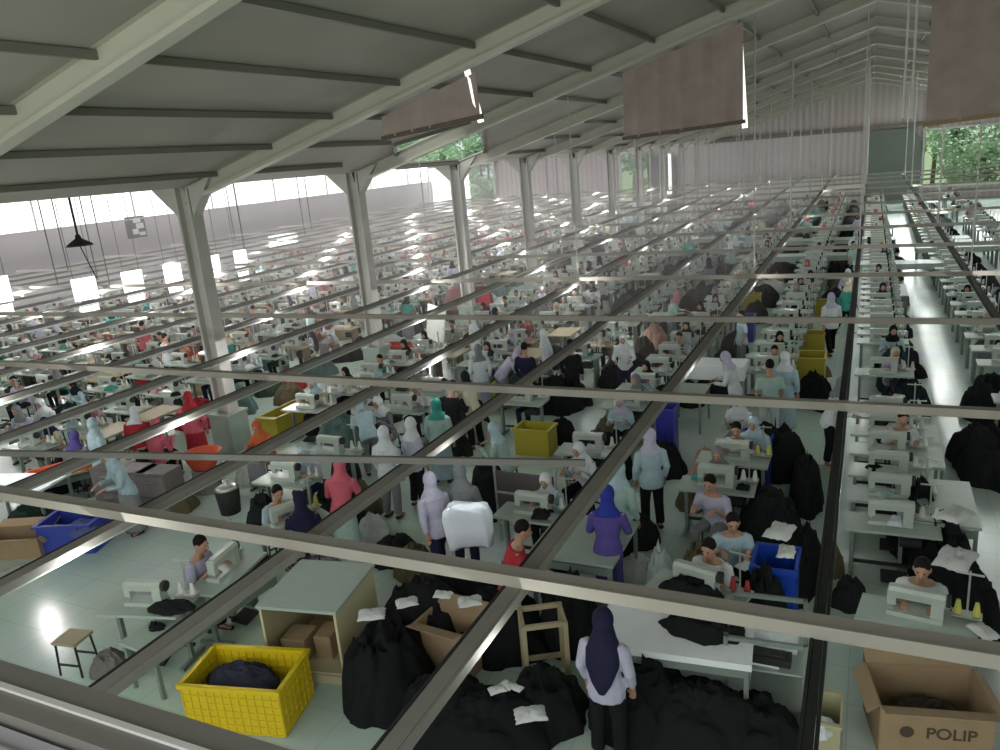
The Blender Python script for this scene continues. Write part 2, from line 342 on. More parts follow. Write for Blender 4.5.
# ------------------------------------------------------------------ people
def rotx(p, a, piv):
    q = Matrix.Rotation(a, 3, 'X'); return q @ (Vector(p)-piv)+piv
def person_proto(pose, head, hi=True, legs='trousers', sleeve=1.0, drape=.24):
    V = Vector; sit = pose.startswith('sit'); pz = .5 if sit else .80
    lean = {'stand': 0, 'reach': R(-14), 'bend': R(-38), 'sit': R(-14), 'walk': R(-4), 'carry': R(-5)}[pose]
    piv = V((0, 0, pz)); up = lambda x, y, z: rotx((x, y, pz+z), lean, piv)
    sk = MB(); sh = MB(); tr = MB(); hd = MB()
    n = 12
    def torso(m, inf, z0, z1, fl=0):
        prof = [(-.12, .14, .10), (0, .15, .105), (.15, .128, .092), (.30, .155, .108), (.40, .165, .09), (.455, .13, .07), (.49, .06, .055)]
        rg = []
        for z, rx, ry in prof:
            if z < z0 or z > z1: continue
            e = inf+(fl if z <= 0 else 0)
            rg.append([up((rx+e)*math.cos(2*math.pi*k/n), (ry+e)*math.sin(2*math.pi*k/n), z) for k in range(n)])
        m.loft(rg)
    torso(sk, 0, -.2, .5); sk.tube([up(0, 0, .45), up(0, .015, .60)], [.055, .05], 10)
    torso(sh, .018, -.13, .46, .02)
    # head
    hc = up(0, .03, .665); ht = lean*.3-(R(14) if sit or pose in ('reach', 'bend') else R(3))
    def hp(x, y, z): return hc + Matrix.Rotation(ht, 3, 'X') @ V((x, y, z))
    sk.ell(hc, (.075, .092, .108), 14, 10, rx=ht); sk.ell(hp(0, .03, -.07), (.05, .055, .05), 10, 6, rx=ht)
    sk.tube([hp(0, .085, .02), hp(0, .112, -.022), hp(0, .09, -.03)], [.01, .017, .012], 6)
    for s in (-1, 1): sk.ell(hp(s*.077, -.005, -.01), (.012, .022, .032), 8, 6)
    # arms
    W = []
    for s in (-1, 1):
        S = up(s*.17, 0, .41)
        if pose == 'stand': E, Wr, ft = V((s*.23, -.01, pz+.18)), V((s*.22, .09, pz-.03)), V((s*.21, .13, pz-.2))
        elif pose == 'walk': E, Wr, ft = V((s*.23, s*.06, pz+.18)), V((s*.22, s*.16+.06, pz+.0)), V((s*.21, s*.2+.08, pz-.16))
        elif pose == 'carry': E, Wr, ft = up(s*.23, .06, .2), up(s*.15, .27, .24), up(s*.06, .36, .26)
        elif pose == 'reach': E, Wr, ft = up(s*.24, .12, .2), V((s*.16, .38, pz+.17)), V((s*.12, .52, pz+.12))
        elif pose == 'bend': E, Wr, ft = up(s*.2, .2, .28), V((s*.15, .55, pz+.05)), V((s*.12, .68, pz-.02))
        else: E, Wr, ft = up(s*.24, .1, .18), V((s*.15, .38, .86)), V((s*.1, .52, .82))
        sk.tube([S, E, Wr], [.046, .037, .026], 8); sk.ell(S, (.055,)*3, 8, 6)
        d = (ft-Wr).normalized(); side = d.cross(V((0, 0, 1)) if abs(d.z) < .8 else V((0, 1, 0))).normalized()
        pm = Wr+d*.045; nrm = side.cross(d)
        sk.tube([Wr, Wr+d*.03, Wr+d*.085], [.024, .034, .03], 8, sy=.55)
        for q in range(4):
            o_ = side*(q-1.5)*.019; b0 = Wr+d*.075+o_; l = (.062, .074, .07, .052)[q]
            sk.tube([b0, b0+d*l*.55-nrm*.004*s, b0+d*l-nrm*.022], [.0095, .009, .0075], 6)
        tb = Wr+d*.03-side*.022*s; sk.tube([tb, tb-side*.022*s+d*.03, tb-side*.024*s+d*.062], [.0115, .0105, .008], 6)
        el = S.lerp(E, 1)
        if sleeve > .6: sh.tube([up(s*.14, 0, .42), S, E, Wr.lerp(E, .1)], [.062, .07, .055, .042], 9)
        else: sh.tube([up(s*.14, 0, .42), S, S.lerp(E, .8)], [.062, .07, .066], 9)
        # legs
        hip = V((s*.085, 0, pz-.02))
        if sit: K, A, T = V((s*.13, .40, .49)), V((s*.12, .36, .07)), V((s*.13, .5, .035))
        elif pose == 'walk': K, A, T = V((s*.09, s*.12+.04, .43)), V((s*.09, s*.2-.06, .08)), V((s*.1, s*.2+.08, .035))
        else: K, A, T = V((s*.1, .02, .43)), V((s*.11, -.02, .08)), V((s*.13, .12, .03))
        sk.tube([hip, K, A], [.078, .052, .034], 9); sk.tube([A+V((0, -.03, -.03)), A+V((0, .02, -.03)), T], [.034, .038, .026], 8, sy=.8)
        if legs == 'trousers': tr.tube([hip+V((0, 0, .06)), hip, K, A+V((0, 0, .02))], [.09, .098, .075, .066], 10)
        W.append((hip, K, A))
    if legs == 'skirt':
        if sit:
            tr.tube([V((0, -.03, .53)), V((0, .2, .51)), V((0, .42, .49))], [.15, .16, .15], 12, sy=.7); tr.tube([V((0, .4, .52)), V((0, .42, .3)), V((0, .40, .1))], [.17, .18, .2], 12, sy=.6)
        else: tr.rings([(0, 0, pz+.06, .16, .115), (0, 0, pz-.1, .19, .15), (0, 0, .45, .21, .17), (0, 0, .1, .24, .2)], 16)
    else: tr.rings([(0, 0, pz+.08, .15, .11), (0, 0, pz, .165, .12), (0, 0, pz-.1, .14, .11)], 12)
    if head == 'hair':
        hd.ell(hp(0, -.018, .03), (.083, .095, .1), 12, 8, rx=ht); 
    elif head == 'scarf':
        hd.ell(hp(0, -.022, .012), (.093, .103, .126), 14, 9, rx=ht)
        hd.loft([[hp(a*math.cos(2*math.pi*k/14), .0+c_*math.sin(2*math.pi*k/14)-e, z) for k in range(14)] for a, c_, e, z in ((.085, .085, .01, -.06), (.095, .1, .01, -.13), (.15, .12, .015, -.19), (.19, .125, .02, -drape-.02))])
    elif head == 'long':
        hd.ell(hp(0, -.025, .012), (.1, .108, .13), 14, 9, rx=ht)
        hd.loft([[V((0, 0, 0)) + hp(a*math.cos(2*math.pi*k/14), c_*math.sin(2*math.pi*k/14)-e, z) for k in range(14)] for a, c_, e, z in ((.09, .09, .01, -.06), (.12, .11, .02, -.16), (.17, .13, .03, -.26), (.16, .09, .09, -.4), (.1, .05, .125, -.56), (.03, .02, .13, -.68))])
    elif head == 'cap':
        hd.ell(hp(0, -.01, .04), (.088, .1, .085), 12, 8, rx=ht); hd.box(hp(0, .11, .035), (.13, .09, .015))
    v = .0105 if hi else .022
    me = fuse(sk, v, 2); me.materials.append(M['skin']); root = link('person', me)
    me = fuse(sh, v*1.4, 3); me.materials.append(M['cloth']); link('shirt', me, root)
    me = fuse(tr, v*1.5, 3); me.materials.append(M['cloth']); link(legs, me, root)
    me = fuse(hd, v*1.3, 2); me.materials.append(M['hair'] if head == 'hair' else M['cloth']); link('hair' if head == 'hair' else 'headscarf' if head != 'cap' else 'cap', me, root)
    if hi:
        for s in (-1, 1):
            b = MB(); b.ell(hp(s*.03, .083, .018), (.011, .008, .007), 8, 6); b.build('eye', M['hair'], root, True)
            b = MB(); c_ = [A for hp_, K, A in W][0 if s < 0 else 1]; b.tube([c_+V((0, -.05, -.045)), c_+V((0, .02, -.04)), c_+V((0, .15, -.052))], [.036, .044, .032], 8, sy=.7); b.build('shoe', M['dark'], root, True)
        b = MB(); b.ell(hp(0, .083, -.062), (.022, .008, .007), 8, 6); b.build('mouth', mat('lips', (.3, .1, .08), .5), root, True)
    root.location = (0, -60, -20); return root
PR = {}
def P_(pose, head, hi, legs='trousers', sl=1.0, drape=.24):
    k = (pose, head, hi, legs, sl, drape)
    if k not in PR: PR[k] = person_proto(*k)
    return PR[k]
WHITE = (.62, .66, .68); PALEB = (.38, .50, .55); LILAC = (.45, .44, .56); NAVY = (.02, .02, .05); BLACK = (.012, .013, .014); MINT = (.36, .50, .45)
RED = (.35, .03, .04); PINK = (.55, .12, .16); ORANGE = (.55, .14, .05); CREAM = (.55, .5, .38); GREY = (.2, .21, .22); BLUE = (.03, .05, .32); TEAL = (.05, .28, .24)
PURP = (.09, .07, .25)
CN = {WHITE: 'white', PALEB: 'pale blue', LILAC: 'lilac', NAVY: 'navy', BLACK: 'black', MINT: 'mint', RED: 'dark red', PINK: 'pink', ORANGE: 'orange', CREAM: 'cream', GREY: 'grey', BLUE: 'blue', TEAL: 'teal', PURP: 'violet'}
def person(loc, face, pose, head, shirt, scarf, label, legs='trousers', legc=BLACK, hi=True, sl=1.0, scale=1.0, group=None, drape=.24):
    cols = {'shirt': shades(shirt, .07), 'headscarf': shades(scarf, .07), 'cap': scarf, legs: legc}
    return place(P_(pose, head, hi, legs, sl, drape), loc, face, label, 'person', group, cols, scale)

# ------------------------------------------------------------------ sewing stations
def station_proto():
    t = thing('sewing_machine', 'x', 'x', (0, -60, -20))
    b = MB(); b.box((0, 0, .745), (1.06, .5, .035)); b.build('tabletop', M['table'], t)
    for s in (-1, 1):
        b = MB(); b.box((s*.44, 0, .38), (.045, .06, .7)); b.box((s*.44, 0, .03), (.05, .46, .045)); b.box((s*.44, 0, .71), (.04, .4, .03)); b.build('leg', M['leg'], t)
    b = MB(); b.box((0, .1, .15), (.86, .05, .03)); b.box((.05, -.1, .09), (.3, .22, .025), rx=R(12)); b.build('treadle', M['dark'], t)
    b = MB(); b.tube([(.1, .05, .52), (.34, .05, .52)], .075, 12); b.box((.2, .05, .62), (.1, .08, .18)); b.build('motor', M['dark'], t)
    b = MB(); b.box((-.02, .02, .785), (.5, .18, .05)); b.loft([[Vector((x, y, z)) for x, y in ((.12, -.05), (.23, -.05), (.23, .09), (.12, .09))] for z in (.79, .9, 1.03)])
    b.loft([[Vector((x, y*k+.02, zz*k+1.0)) for y, zz in ((-.06, -.05), (.06, -.05), (.07, .03), (.04, .065), (-.04, .065), (-.07, .03))] for x, k in ((-.26, .9), (-.2, 1), (.1, .95), (.24, 1.05))])
    b.box((-.23, .02, .94), (.08, .1, .16)); h = b.build('machine_head', M['white'], t)
    b = MB(); b.tube([(.245, .02, 1.0), (.285, .02, 1.0)], .065, 14); b.build('handwheel', M['dark'], h)
    b = MB(); b.tube([(-.23, .02, .87), (-.23, .02, .8)], .008, 6); b.box((-.23, 0, .815), (.03, .04, .01)); b.build('needle_bar', M['metal'], h)
    b = MB(); b.tube([(.42, .18, .76), (.42, .18, 1.28)], .01, 6); b.box((.42, .18, 1.25), (.24, .02, .015)); b.box((.42, .18, .8), (.26, .14, .012)); th = b.build('thread_stand', M['metal'], t)
    for s in (-1, 1):
        b = MB(); b.rings([(.42+s*.08, .18, .81, .04, .04), (.42+s*.08, .18, .95, .018, .018)], 10); b.build('thread_cone', M['cone'], th, col=(.6, .62, .55))
    return t
def station_low():
    b = MB(); b.box((0, 0, .745), (1.06, .5, .035)); b.box((-.44, 0, .37), (.05, .3, .72), 1); b.box((.44, 0, .37), (.05, .3, .72), 1)
    b.box((-.02, .02, .785), (.5, .18, .05), 2); b.box((.18, .02, .9), (.12, .14, .2), 2); b.box((-.02, .02, 1.0), (.5, .12, .1), 2); b.box((-.23, .02, .92), (.08, .1, .16), 2)
    b.box((.27, .02, 1.0), (.04, .11, .11), 3); b.box((.42, .18, 1.0), (.02, .02, .5), 4); b.box((.35, .18, .88), (.05, .05, .13), 2); b.box((.49, .18, .88), (.05, .05, .13), 2)
    b.box((.2, .05, .52), (.24, .15, .15), 3)
    return b
MST = lambda: [M['table'], M['leg'], M['white'], M['dark'], M['metal']]
STA = station_proto(); STL = station_low().build('sewing_machine', MST(), loc=(0, -60, -20))
STT = STL.copy(); C.objects.link(STT); STT.data = STL.data.copy(); STT.data.materials[0] = M['tabletan']; STT.data.materials[1] = M['bark']
# stool
b = MB(); b.box((0, 0, .44), (.34, .3, .035))
STO = b.build('stool', M['tabletan'], loc=(0, -60, -20))
for sx in (-1, 1):
    for sy in (-1, 1):
        b = MB(); b.tube([(sx*.14, sy*.12, .43), (sx*.16, sy*.14, 0)], .013, 6); b.build('leg', M['dark'], STO)
b = MB(); b.bar((-.15, -.13, .15), (.15, -.13, .15), .02, .02); b.bar((-.15, .13, .15), (.15, .13, .15), .02, .02); b.build('stretcher', M['dark'], STO)
# fabric piles
def pile_mesh(seed, nr=22, na=54, fold=.55, flat=.6, sq=False):
    b = MB(); vs = [(0, 0, 1.0)]; off = Vector((seed*7.3, seed*3.1, 0))
    for i in range(1, nr+1):
        r = i/nr
        for k in range(na):
            a = 2*math.pi*k/na; e = 1+.22*noise.noise(Vector((math.cos(a)*1.3, math.sin(a)*1.3, 0))+off)
            if sq: e *= 1/max(abs(math.cos(a)), abs(math.sin(a)))
            x, y = r*e*math.cos(a), r*e*math.sin(a)
            q = Vector((x, y, 0))*1.9+off
            rd = 1-abs(noise.noise(q))*2; rd2 = 1-abs(noise.noise(q*2.6))*2
            rd3 = 1-abs(noise.noise(q*6.1+Vector((0, 0, 4))))*2.2
            z = (1-r**2.1)**flat*(.6+.34*fold*rd+.22*rd2*fold+.1*rd3*fold*(1-r)) if r < 1 else 0
            vs.append((x+.14*noise.noise(q*1.8), y+.14*noise.noise(q*1.8+off+Vector((5, 5, 1))), max(z, 0)))
    fs = [(0, 1+k, 1+(k+1) % na) for k in range(na)]
    for i in range(nr-1):
        for k in range(na):
            k2 = (k+1) % na; fs.append((1+i*na+k, 1+(i+1)*na+k, 1+(i+1)*na+k2, 1+i*na+k2))
    b.add(vs, fs); return b.mesh('fabric_pile', M['cloth'], True)
PILES = [link('fabric_pile', pile_mesh(s), loc=(0, -60, -20)) for s in range(6)]
SCR = [link('cloth_scrap', pile_mesh(s+20, 7, 24, 1.3, .5, True), loc=(0, -60, -20)) for s in range(3)]
def pile(loc, sx, sy, sz, col, label, rz=None, group=None, i=None, name='fabric_pile', cat='fabric pile'):
    pr = PILES[rnd.randrange(6) if i is None else i]; o = pr.copy(); C.objects.link(o); o.name = name; o.location = loc; o.rotation_euler[2] = rnd.uniform(0, 6.28) if rz is None else rz
    o.scale = (sx, sy, sz); o.color = (*shades(col, .15), 1); return tag(o, label, cat, group)
# bin
def bin_proto(name, w_, d_, h_, mt, lattice=False):
    t = thing(name, 'x', 'x', (0, -60, -20)); b = MB(); th = .02
    if lattice:
        for s in (-1, 1):
            for ax in (0, 1):
                L_, D_ = (w_, d_) if ax == 0 else (d_, w_)
                def bx(u, z, lu, lz, e=0):
                    c_ = (u, s*(D_/2), z) if ax == 0 else (s*(D_/2), u, z); dd = (lu, th+e, lz) if ax == 0 else (th+e, lu, lz); b.box(c_, dd)
                bx(0, h_/2, L_, h_, -.008)
                nz = 6; nu = int(L_/.085)
                for i in range(nz+1): bx(0, .02+i*(h_-.06)/nz, L_, .014, .012)
                for i in range(nu+1): bx(-L_/2+i*L_/nu, h_/2, .014, h_-.02, .012)
    else:
        for s in (-1, 1): b.box((0, s*d_/2, h_/2), (w_, th, h_)); b.box((s*w_/2, 0, h_/2), (th, d_, h_))
    b.box((0, 0, .02), (w_, d_, .03)); b.build('body', mt, t)
    b = MB()
    for s in (-1, 1): b.box((0, s*(d_/2+.01), h_-.02), (w_+.07, .05, .045)); b.box((s*(w_/2+.01), 0, h_-.02), (.05, d_+.0, .045))
    b.build('rim', mt, t); return t
BIN = bin_proto('storage_bin', .62, .5, .6, M['plastic'])

# ------------------------------------------------------------------ generic rows
blocked = []
def free(x, y, r=.5):
    for x0, x1, y0, y1 in blocked:
        if x0 < x < x1 and y0 < y < y1: return False
    return True
def vis(p, mrg=20):
    v = Vector(p)-Vector((0, 0, H)); d = v.dot(fwd)
    if d < .3: return None
    x = 500+F*v.dot(right)/d; y = 375+F*v.dot(down)/d
    return (x, y) if -mrg < x < 1000+mrg and -mrg < y < 750+mrg*2 else None
def cell(x, y):
    r = sum(1 for q in RAILX if q > x)+1
    return r, sum(1 for q in CROSSY if q < y)
cnt = {}
def lab(desc, noun, x, y):
    r, c_ = cell(x, y); k = (desc, r, c_); cnt[k] = cnt.get(k, 0)+1
    return '%s, %s past %s crossbeam, %s row from right' % (desc, ORD[min(cnt[k], 18)], ORD[c_] if c_ else 'zeroth', ORD[r]) if c_ else '%s, %s before first crossbeam, %s row from right' % (desc, ORD[cnt[k]], ORD[r])
# ------------------------------------------------------------------ foreground people
def head_at(px, py, z): p = at(px, py, z); return (p.x, p.y, 0)
ST, SI = 1.46, 1.14
HP = [
 (603, 628, 1.40, 'stand', 'long', LILAC, NAVY, 0, 'trousers', BLACK, 1, 'standing person seen from behind, long navy headscarf, pale lilac shirt, beside the near table'),
 (716, 541, SI, 'sit', 'hair', WHITE, WHITE, 165, 'trousers', BLACK, .2, 'seated person in white short-sleeved shirt, front one of the two beside the blue bin'),
 (731, 515, SI, 'sit', 'hair', PALEB, WHITE, 195, 'trousers', BLACK, .2, 'seated person in pale blue shirt directly behind the seated one by the blue bin'),
 (188, 543, SI, 'sit', 'hair', LILAC, WHITE, -80, 'trousers', BLACK, .2, 'seated dark-haired person in pale lilac shirt alone on the open left floor'),
 (272, 489, SI, 'sit', 'hair', PALEB, WHITE, -115, 'trousers', NAVY, .2, 'seated dark-haired person in white shirt left of the pink-clad person'),
 (924, 560, SI, 'sit', 'hair', WHITE, WHITE, 172, 'trousers', BLACK, .2, 'seated person in white shirt facing the camera above the near carton'),
 (336, 468, ST, 'reach', 'scarf', PINK, PINK, 20, 'skirt', MINT, 1, 'standing person in bright pink headscarf and shirt with a mint skirt'),
 (300, 505, SI, 'sit', 'scarf', NAVY, NAVY, 40, 'skirt', BLACK, 1, 'seated person in dark clothes between the white-shirted and pink-clad persons'),
 (650, 437, ST, 'stand', 'scarf', PALEB, LILAC, 30, 'trousers', BLACK, 1, 'standing person in pale blue shirt and dark trousers right of the long diagonal rail'),
 (618, 470, ST, 'stand', 'scarf', MINT, PALEB, -20, 'trousers', BLACK, 1, 'standing person in pale mint shirt, just left of the pale-blue-shirted stander'),
 (606, 512, 1.3, 'reach', 'scarf', PURP, BLUE, 10, 'trousers', PURP, 1, 'person in blue headscarf and violet clothes leaning beside the diagonal rail'),
 (506, 530, ST, 'reach', 'hair', RED, WHITE, -60, 'trousers', WHITE, 1, 'standing person in a red vest and white trousers beside the diagonal rail'),
 (459, 474, ST, 'carry', 'scarf', GREY, GREY, 20, 'trousers', NAVY, 1, 'standing person in grey headscarf carrying a large white cloth'),
 (432, 482, ST, 'walk', 'scarf', LILAC, LILAC, 60, 'trousers', NAVY, 1, 'standing person in lilac shirt left of the white cloth'),
 (383, 434, ST, 'stand', 'scarf', WHITE, WHITE, 0, 'trousers', GREY, 1, 'standing person all in bright white shirt and scarf behind the pink-clad person'),
 (410, 425, ST, 'stand', 'scarf', LILAC, WHITE, -20, 'trousers', BLACK, 1, 'standing person in white scarf, right of the bright white-shirted stander'),
 (366, 408, ST, 'bend', 'scarf', PALEB, PALEB, 50, 'trousers', GREY, 1, 'bending person in pale blue, behind the bright white-shirted stander'),
 (436, 405, ST, 'stand', 'scarf', MINT, TEAL, 10, 'skirt', PALEB, 1, 'standing person in pale teal clothes under the second crossbeam'),
 (546, 335, ST, 'walk', 'long', WHITE, WHITE, 100, 'trousers', GREY, 1, 'standing person in long white headscarf amid the busy middle group'),
 (770, 366, ST, 'stand', 'hair', MINT, WHITE, 20, 'trousers', WHITE, .2, 'standing dark-haired person in mint shirt near the yellow crates'),
 (785, 358, ST, 'stand', 'scarf', PALEB, WHITE, -10, 'skirt', PALEB, 1, 'standing person in pale blue right beside the mint-shirted one'),
 (738, 425, SI, 'sit', 'hair', WHITE, WHITE, 180, 'trousers', BLACK, .2, 'seated person in white, left one of two by the long black heap'),
 (757, 420, SI, 'sit', 'scarf', PALEB, PALEB, 170, 'trousers', BLACK, 1, 'seated person in pale blue, right one of two by the long black heap'),
 (832, 298, ST, 'walk', 'scarf', WHITE, LILAC, 20, 'trousers', BLACK, 1, 'standing person in white shirt beside the dark rail, far up the central aisle'),
 (95, 436, SI+.1, 'stand', 'scarf', PALEB, PALEB, -10, 'skirt', PALEB, 1, 'standing person in pale blue by the orange tray'),
 (70, 440, SI, 'sit', 'scarf', GREY, PURP, 30, 'skirt', GREY, 1, 'seated person in grey beside the orange tray'),
 (45, 401, SI, 'sit', 'scarf', WHITE, WHITE, 200, 'skirt', GREY, 1, 'seated person in white scarf at the far left tan bench'),
 (22, 408, SI, 'sit', 'scarf', LILAC, GREY, 200, 'skirt', GREY, 1, 'seated person in lilac shirt at the far left tan bench'),
 (120, 458, 1.35, 'reach', 'scarf', PALEB, PALEB, 160, 'skirt', GREY, 1, 'standing person in pale blue behind the grey cabinets'),
 (262, 424, SI, 'sit', 'scarf', ORANGE, ORANGE, 190, 'skirt', GREY, 1, 'seated person in orange right of the near steel column'),
 (188, 398, ST, 'stand', 'scarf', PINK, RED, 30, 'skirt', RED, 1, 'standing person in pink and red left of the near steel column'),
 (131, 415, SI, 'sit', 'scarf', RED, WHITE, 30, 'skirt', BLACK, 1, 'seated person in dark red with white scarf at the long left bench'),
 (150, 428, SI, 'sit', 'scarf', PINK, PINK, 10, 'skirt', BLACK, 1, 'seated person in pink at the long left bench'),
 (503, 430, SI, 'sit', 'scarf', MINT, PALEB, 90, 'trousers', BLACK, 1, 'seated person in mint beside the mustard crate'),
 (586, 446, SI, 'sit', 'scarf', WHITE, WHITE, 160, 'trousers', BLACK, 1, 'seated person in white scarf left of the diagonal rail, below the second crossbeam'),
 (735, 357, ST, 'reach', 'scarf', WHITE, LILAC, 90, 'trousers', GREY, 1, 'standing person in white leaning over the pale box table'),
 (478, 350, ST, 'stand', 'scarf', WHITE, GREY, 40, 'skirt', LILAC, 1, 'standing person in white shirt and grey scarf left of the long-white-scarfed person'),
 (500, 352, ST, 'bend', 'scarf', LILAC, LILAC, -60, 'skirt', GREY, 1, 'bending person in lilac left of the long-white-scarfed person'),
 (524, 348, ST, 'stand', 'hair', NAVY, NAVY, 0, 'trousers', BLACK, 1, 'standing dark-haired person in navy next to the long-white-scarfed person'),
 (570, 345, ST, 'stand', 'hair', BLACK, BLACK, 0, 'trousers', BLACK, 1, 'standing dark-haired person in black, right of the long-white-scarfed one'),
 (448, 388, ST, 'reach', 'hair', BLACK, BLACK, 0, 'trousers', BLACK, 1, 'standing dark-haired person in black beside the glaring white floor'),
 (470, 378, ST, 'reach', 'scarf', CREAM, BLACK, 60, 'trousers', BLACK, 1, 'standing person in cream shirt and black scarf beside the mustard crate'),
]
hero_pts = []
for px, py, z, pose, hd_, shc, scc, face, lg, lc, sl, lb in HP:
    loc = head_at(px, py, z)
    if pose == 'bend': loc = head_at(px, py+6, 1.2)
    hero_pts.append(loc[:2])
    person(loc, R(face), pose, hd_, shc, scc, lb, lg, lc, True, sl, 1.0)
    blocked.append((loc[0]-.75, loc[0]+.75, loc[1]-.75, loc[1]+.75))
    if pose == 'sit':
        place(STO, loc, R(face), ('stool under the %s' % lb.split(',')[0].replace('seated ', '').replace('facing the camera ', '').replace('short-sleeved ', '')).replace('directly behind the seated one', 'second'), 'stool')
def st(x, y, rz, label):
    return place(STA, (x, y, 0), rz, label, 'sewing machine', None, {'thread_cone': rnd.choice([(.6, .6, .55), (.3, .03, .03), (.02, .02, .1), (.5, .5, .1)])})
# stations in front of the seated foreground workers
for i, lb in ((1, 'white sewing machine in front of the white-shirted worker by the blue bin'), (3, 'sewing machine before the seated worker alone on the left floor'), (4, 'sewing machine before the white-shirted worker left of the pink-clad person'),
              (5, 'large white sewing machine before the camera-facing worker above the carton'), (21, 'sewing machine before the left one of two white-clad workers by the black heap')):
    loc = head_at(*HP[i][:3]); f = R(HP[i][7]); dx, dy = -math.sin(f)*.5, math.cos(f)*.5
    st(loc[0]+dx, loc[1]+dy, f+math.pi, lb)
p = at(148, 604, .76); s1 = st(p.x, p.y, R(14), 'sewing machine on a dark-edged table alone on the open left floor')
p = at(72, 637, .45); place(STO, (p.x, p.y, 0), R(10), 'low stool with dark legs standing alone on the open left floor', 'stool')
p = at(112, 672, 0); pile((p.x, p.y, 0), .26, .22, .34, (.16, .15, .14), 'grey cloth bundle on the floor under the lone left sewing table')
p = at(165, 606, .78); pile((p.x+.1, p.y, .77), .3, .16, .1, BLACK, 'black cloth laid on the lone left sewing table', rz=.2)
pile((p.x+.05, p.y-.2, .45), .16, .1, .3, BLACK, 'black cloth bunch hanging below the lone left sewing table', rz=.2)
p = at(232, 556, .8)
def work_table(name, loc, w_, d_, h_, rz, mt, label, thick=.04, shelf=False, side=None):
    t = thing(name, label, 'table', loc, rz); b = MB(); b.box((0, 0, h_-thick/2), (w_, d_, thick)); b.build('tabletop', mt, t)
    for sx in (-1, 1):
        for sy in (-1, 1):
            b = MB(); b.box((sx*(w_/2-.05), sy*(d_/2-.05), (h_-thick)/2), (.045, .045, h_-thick)); b.build('leg', M['leg'], t)
    b = MB(); b.box((0, d_/2-.04, h_-.12), (w_-.1, .03, .1)); b.box((0, -d_/2+.04, h_-.12), (w_-.1, .03, .1)); b.build('apron', M['leg'], t)
    if shelf: b = MB(); b.box((0, 0, .2), (w_-.06, d_-.06, .025)); b.build('shelf', side or mt, t)
    return t
q0, q1 = at(135, 650, .6), at(262, 568, .6); c_ = (q0+q1)/2; ang = math.atan2(q1.y-q0.y, q1.x-q0.x)
work_table('work_table', (c_.x, c_.y, 0), (q1-q0).length, .6, .62, ang, M['table'], 'long pale work table left of the open-fronted cabinet table')
pile((p.x, p.y, .62), .5, .2, .12, BLACK, 'black cloth spread on the long pale work table', rz=.9)
# open-fronted cabinet table
T = thing('cabinet_table', 'pale-topped cabinet table with cream side panel and open front, behind the yellow crate', 'table', (-5.63, 6.2, 0), R(10))
W_, D_, H_ = .95, 1.0, .95
b = MB(); b.box((0, 0, H_-.02), (W_+.04, D_+.04, .04)); b.build('tabletop', M['table'], T)
for s, nme in ((1, 'side_panel'), (-1, 'side_panel')): b = MB(); b.box((s*(W_/2-.015), 0, .455), (.03, D_, .91)); b.build(nme, M['shelf'], T)
b = MB(); b.box((0, D_/2-.01, .455), (W_-.06, .02, .91)); b.build('back_panel', M['carton'], T)
b = MB(); b.box((0, 0, .12), (W_-.06, D_-.04, .03)); b.box((0, -D_/2+.02, .05), (W_-.06, .03, .1)); b.build('shelf', M['shelf'], T)
def carton(loc, w_, d_, h_, rz, label, open_=True, text=None):
    t = thing('cardboard_box', label, 'box', loc, rz); b = MB()
    for s in (-1, 1): b.box((0, s*d_/2, h_/2), (w_, .012, h_)); b.box((s*w_/2, 0, h_/2), (.012, d_, h_))
    b.box((0, 0, .01), (w_, d_, .012)); b.build('body', M['carton'], t)
    if open_:
        for s in (-1, 1):
            b = MB(); b.box((0, s*(d_/2+.09), h_+.03), (w_, .19, .008), rx=R(s*18)); b.build('flap', M['carton'], t)
            b = MB(); b.box((s*(w_/2+.06), 0, h_-.04), (.14, d_, .008), ry=R(s*40)); b.build('flap', M['carton'], t)
    else: b = MB(); b.box((0, 0, h_), (w_, d_, .012)); b.box((0, 0, h_+.007), (w_, .05, .003)); b.build('lid', M['carton'], t)
    if text:
        cu = bpy.data.curves.new('lettering', 'FONT'); cu.body = text; cu.size = .16; cu.extrude = .001; cu.align_x = 'CENTER'; cu.offset = .003
        tmp = bpy.data.objects.new('lettering', cu); C.objects.link(tmp); dg = bpy.context.evaluated_depsgraph_get(); dg.update()
        me = bpy.data.meshes.new_from_object(tmp.evaluated_get(dg)); bpy.data.objects.remove(tmp); me.materials.clear(); me.materials.append(M['cartondark'])
        o = link('lettering', me, t, (.12, -d_/2-.008, h_-.3)); o.rotation_euler[0] = R(90)
        b = MB(); b.tube([(-.24, -d_/2-.006, h_-.25), (-.24, -d_/2-.0085, h_-.25)], .06, 16); b.build('round_emblem', M['cartondark'], t)
    return t
for dx, dy, ww in ((-.22, -.2, .3), (.1, -.1, .2)): 
    q = Matrix.Rotation(R(10), 3, 'Z') @ Vector((dx, dy, 0)); carton((-5.63+q.x, 6.2+q.y, .136), ww, .3, .28, R(10), 'small brown carton inside the cabinet table, %s' % ('the wider one' if ww > .25 else 'the narrower one'), False)
# yellow lattice crate
CR = bin_proto('crate', 1.1, .66, .56, M['yellow'], True); CR.location = (-5.81, 5.1, 0); CR.rotation_euler[2] = R(13)
tag(CR, 'large bright yellow plastic lattice crate holding dark cloth in the near foreground', 'crate')
pile((-5.88, 5.1, .3), .46, .27, .3, (.03, .032, .05), 'dark navy cloth heaped inside the large yellow crate', rz=.2, i=2)
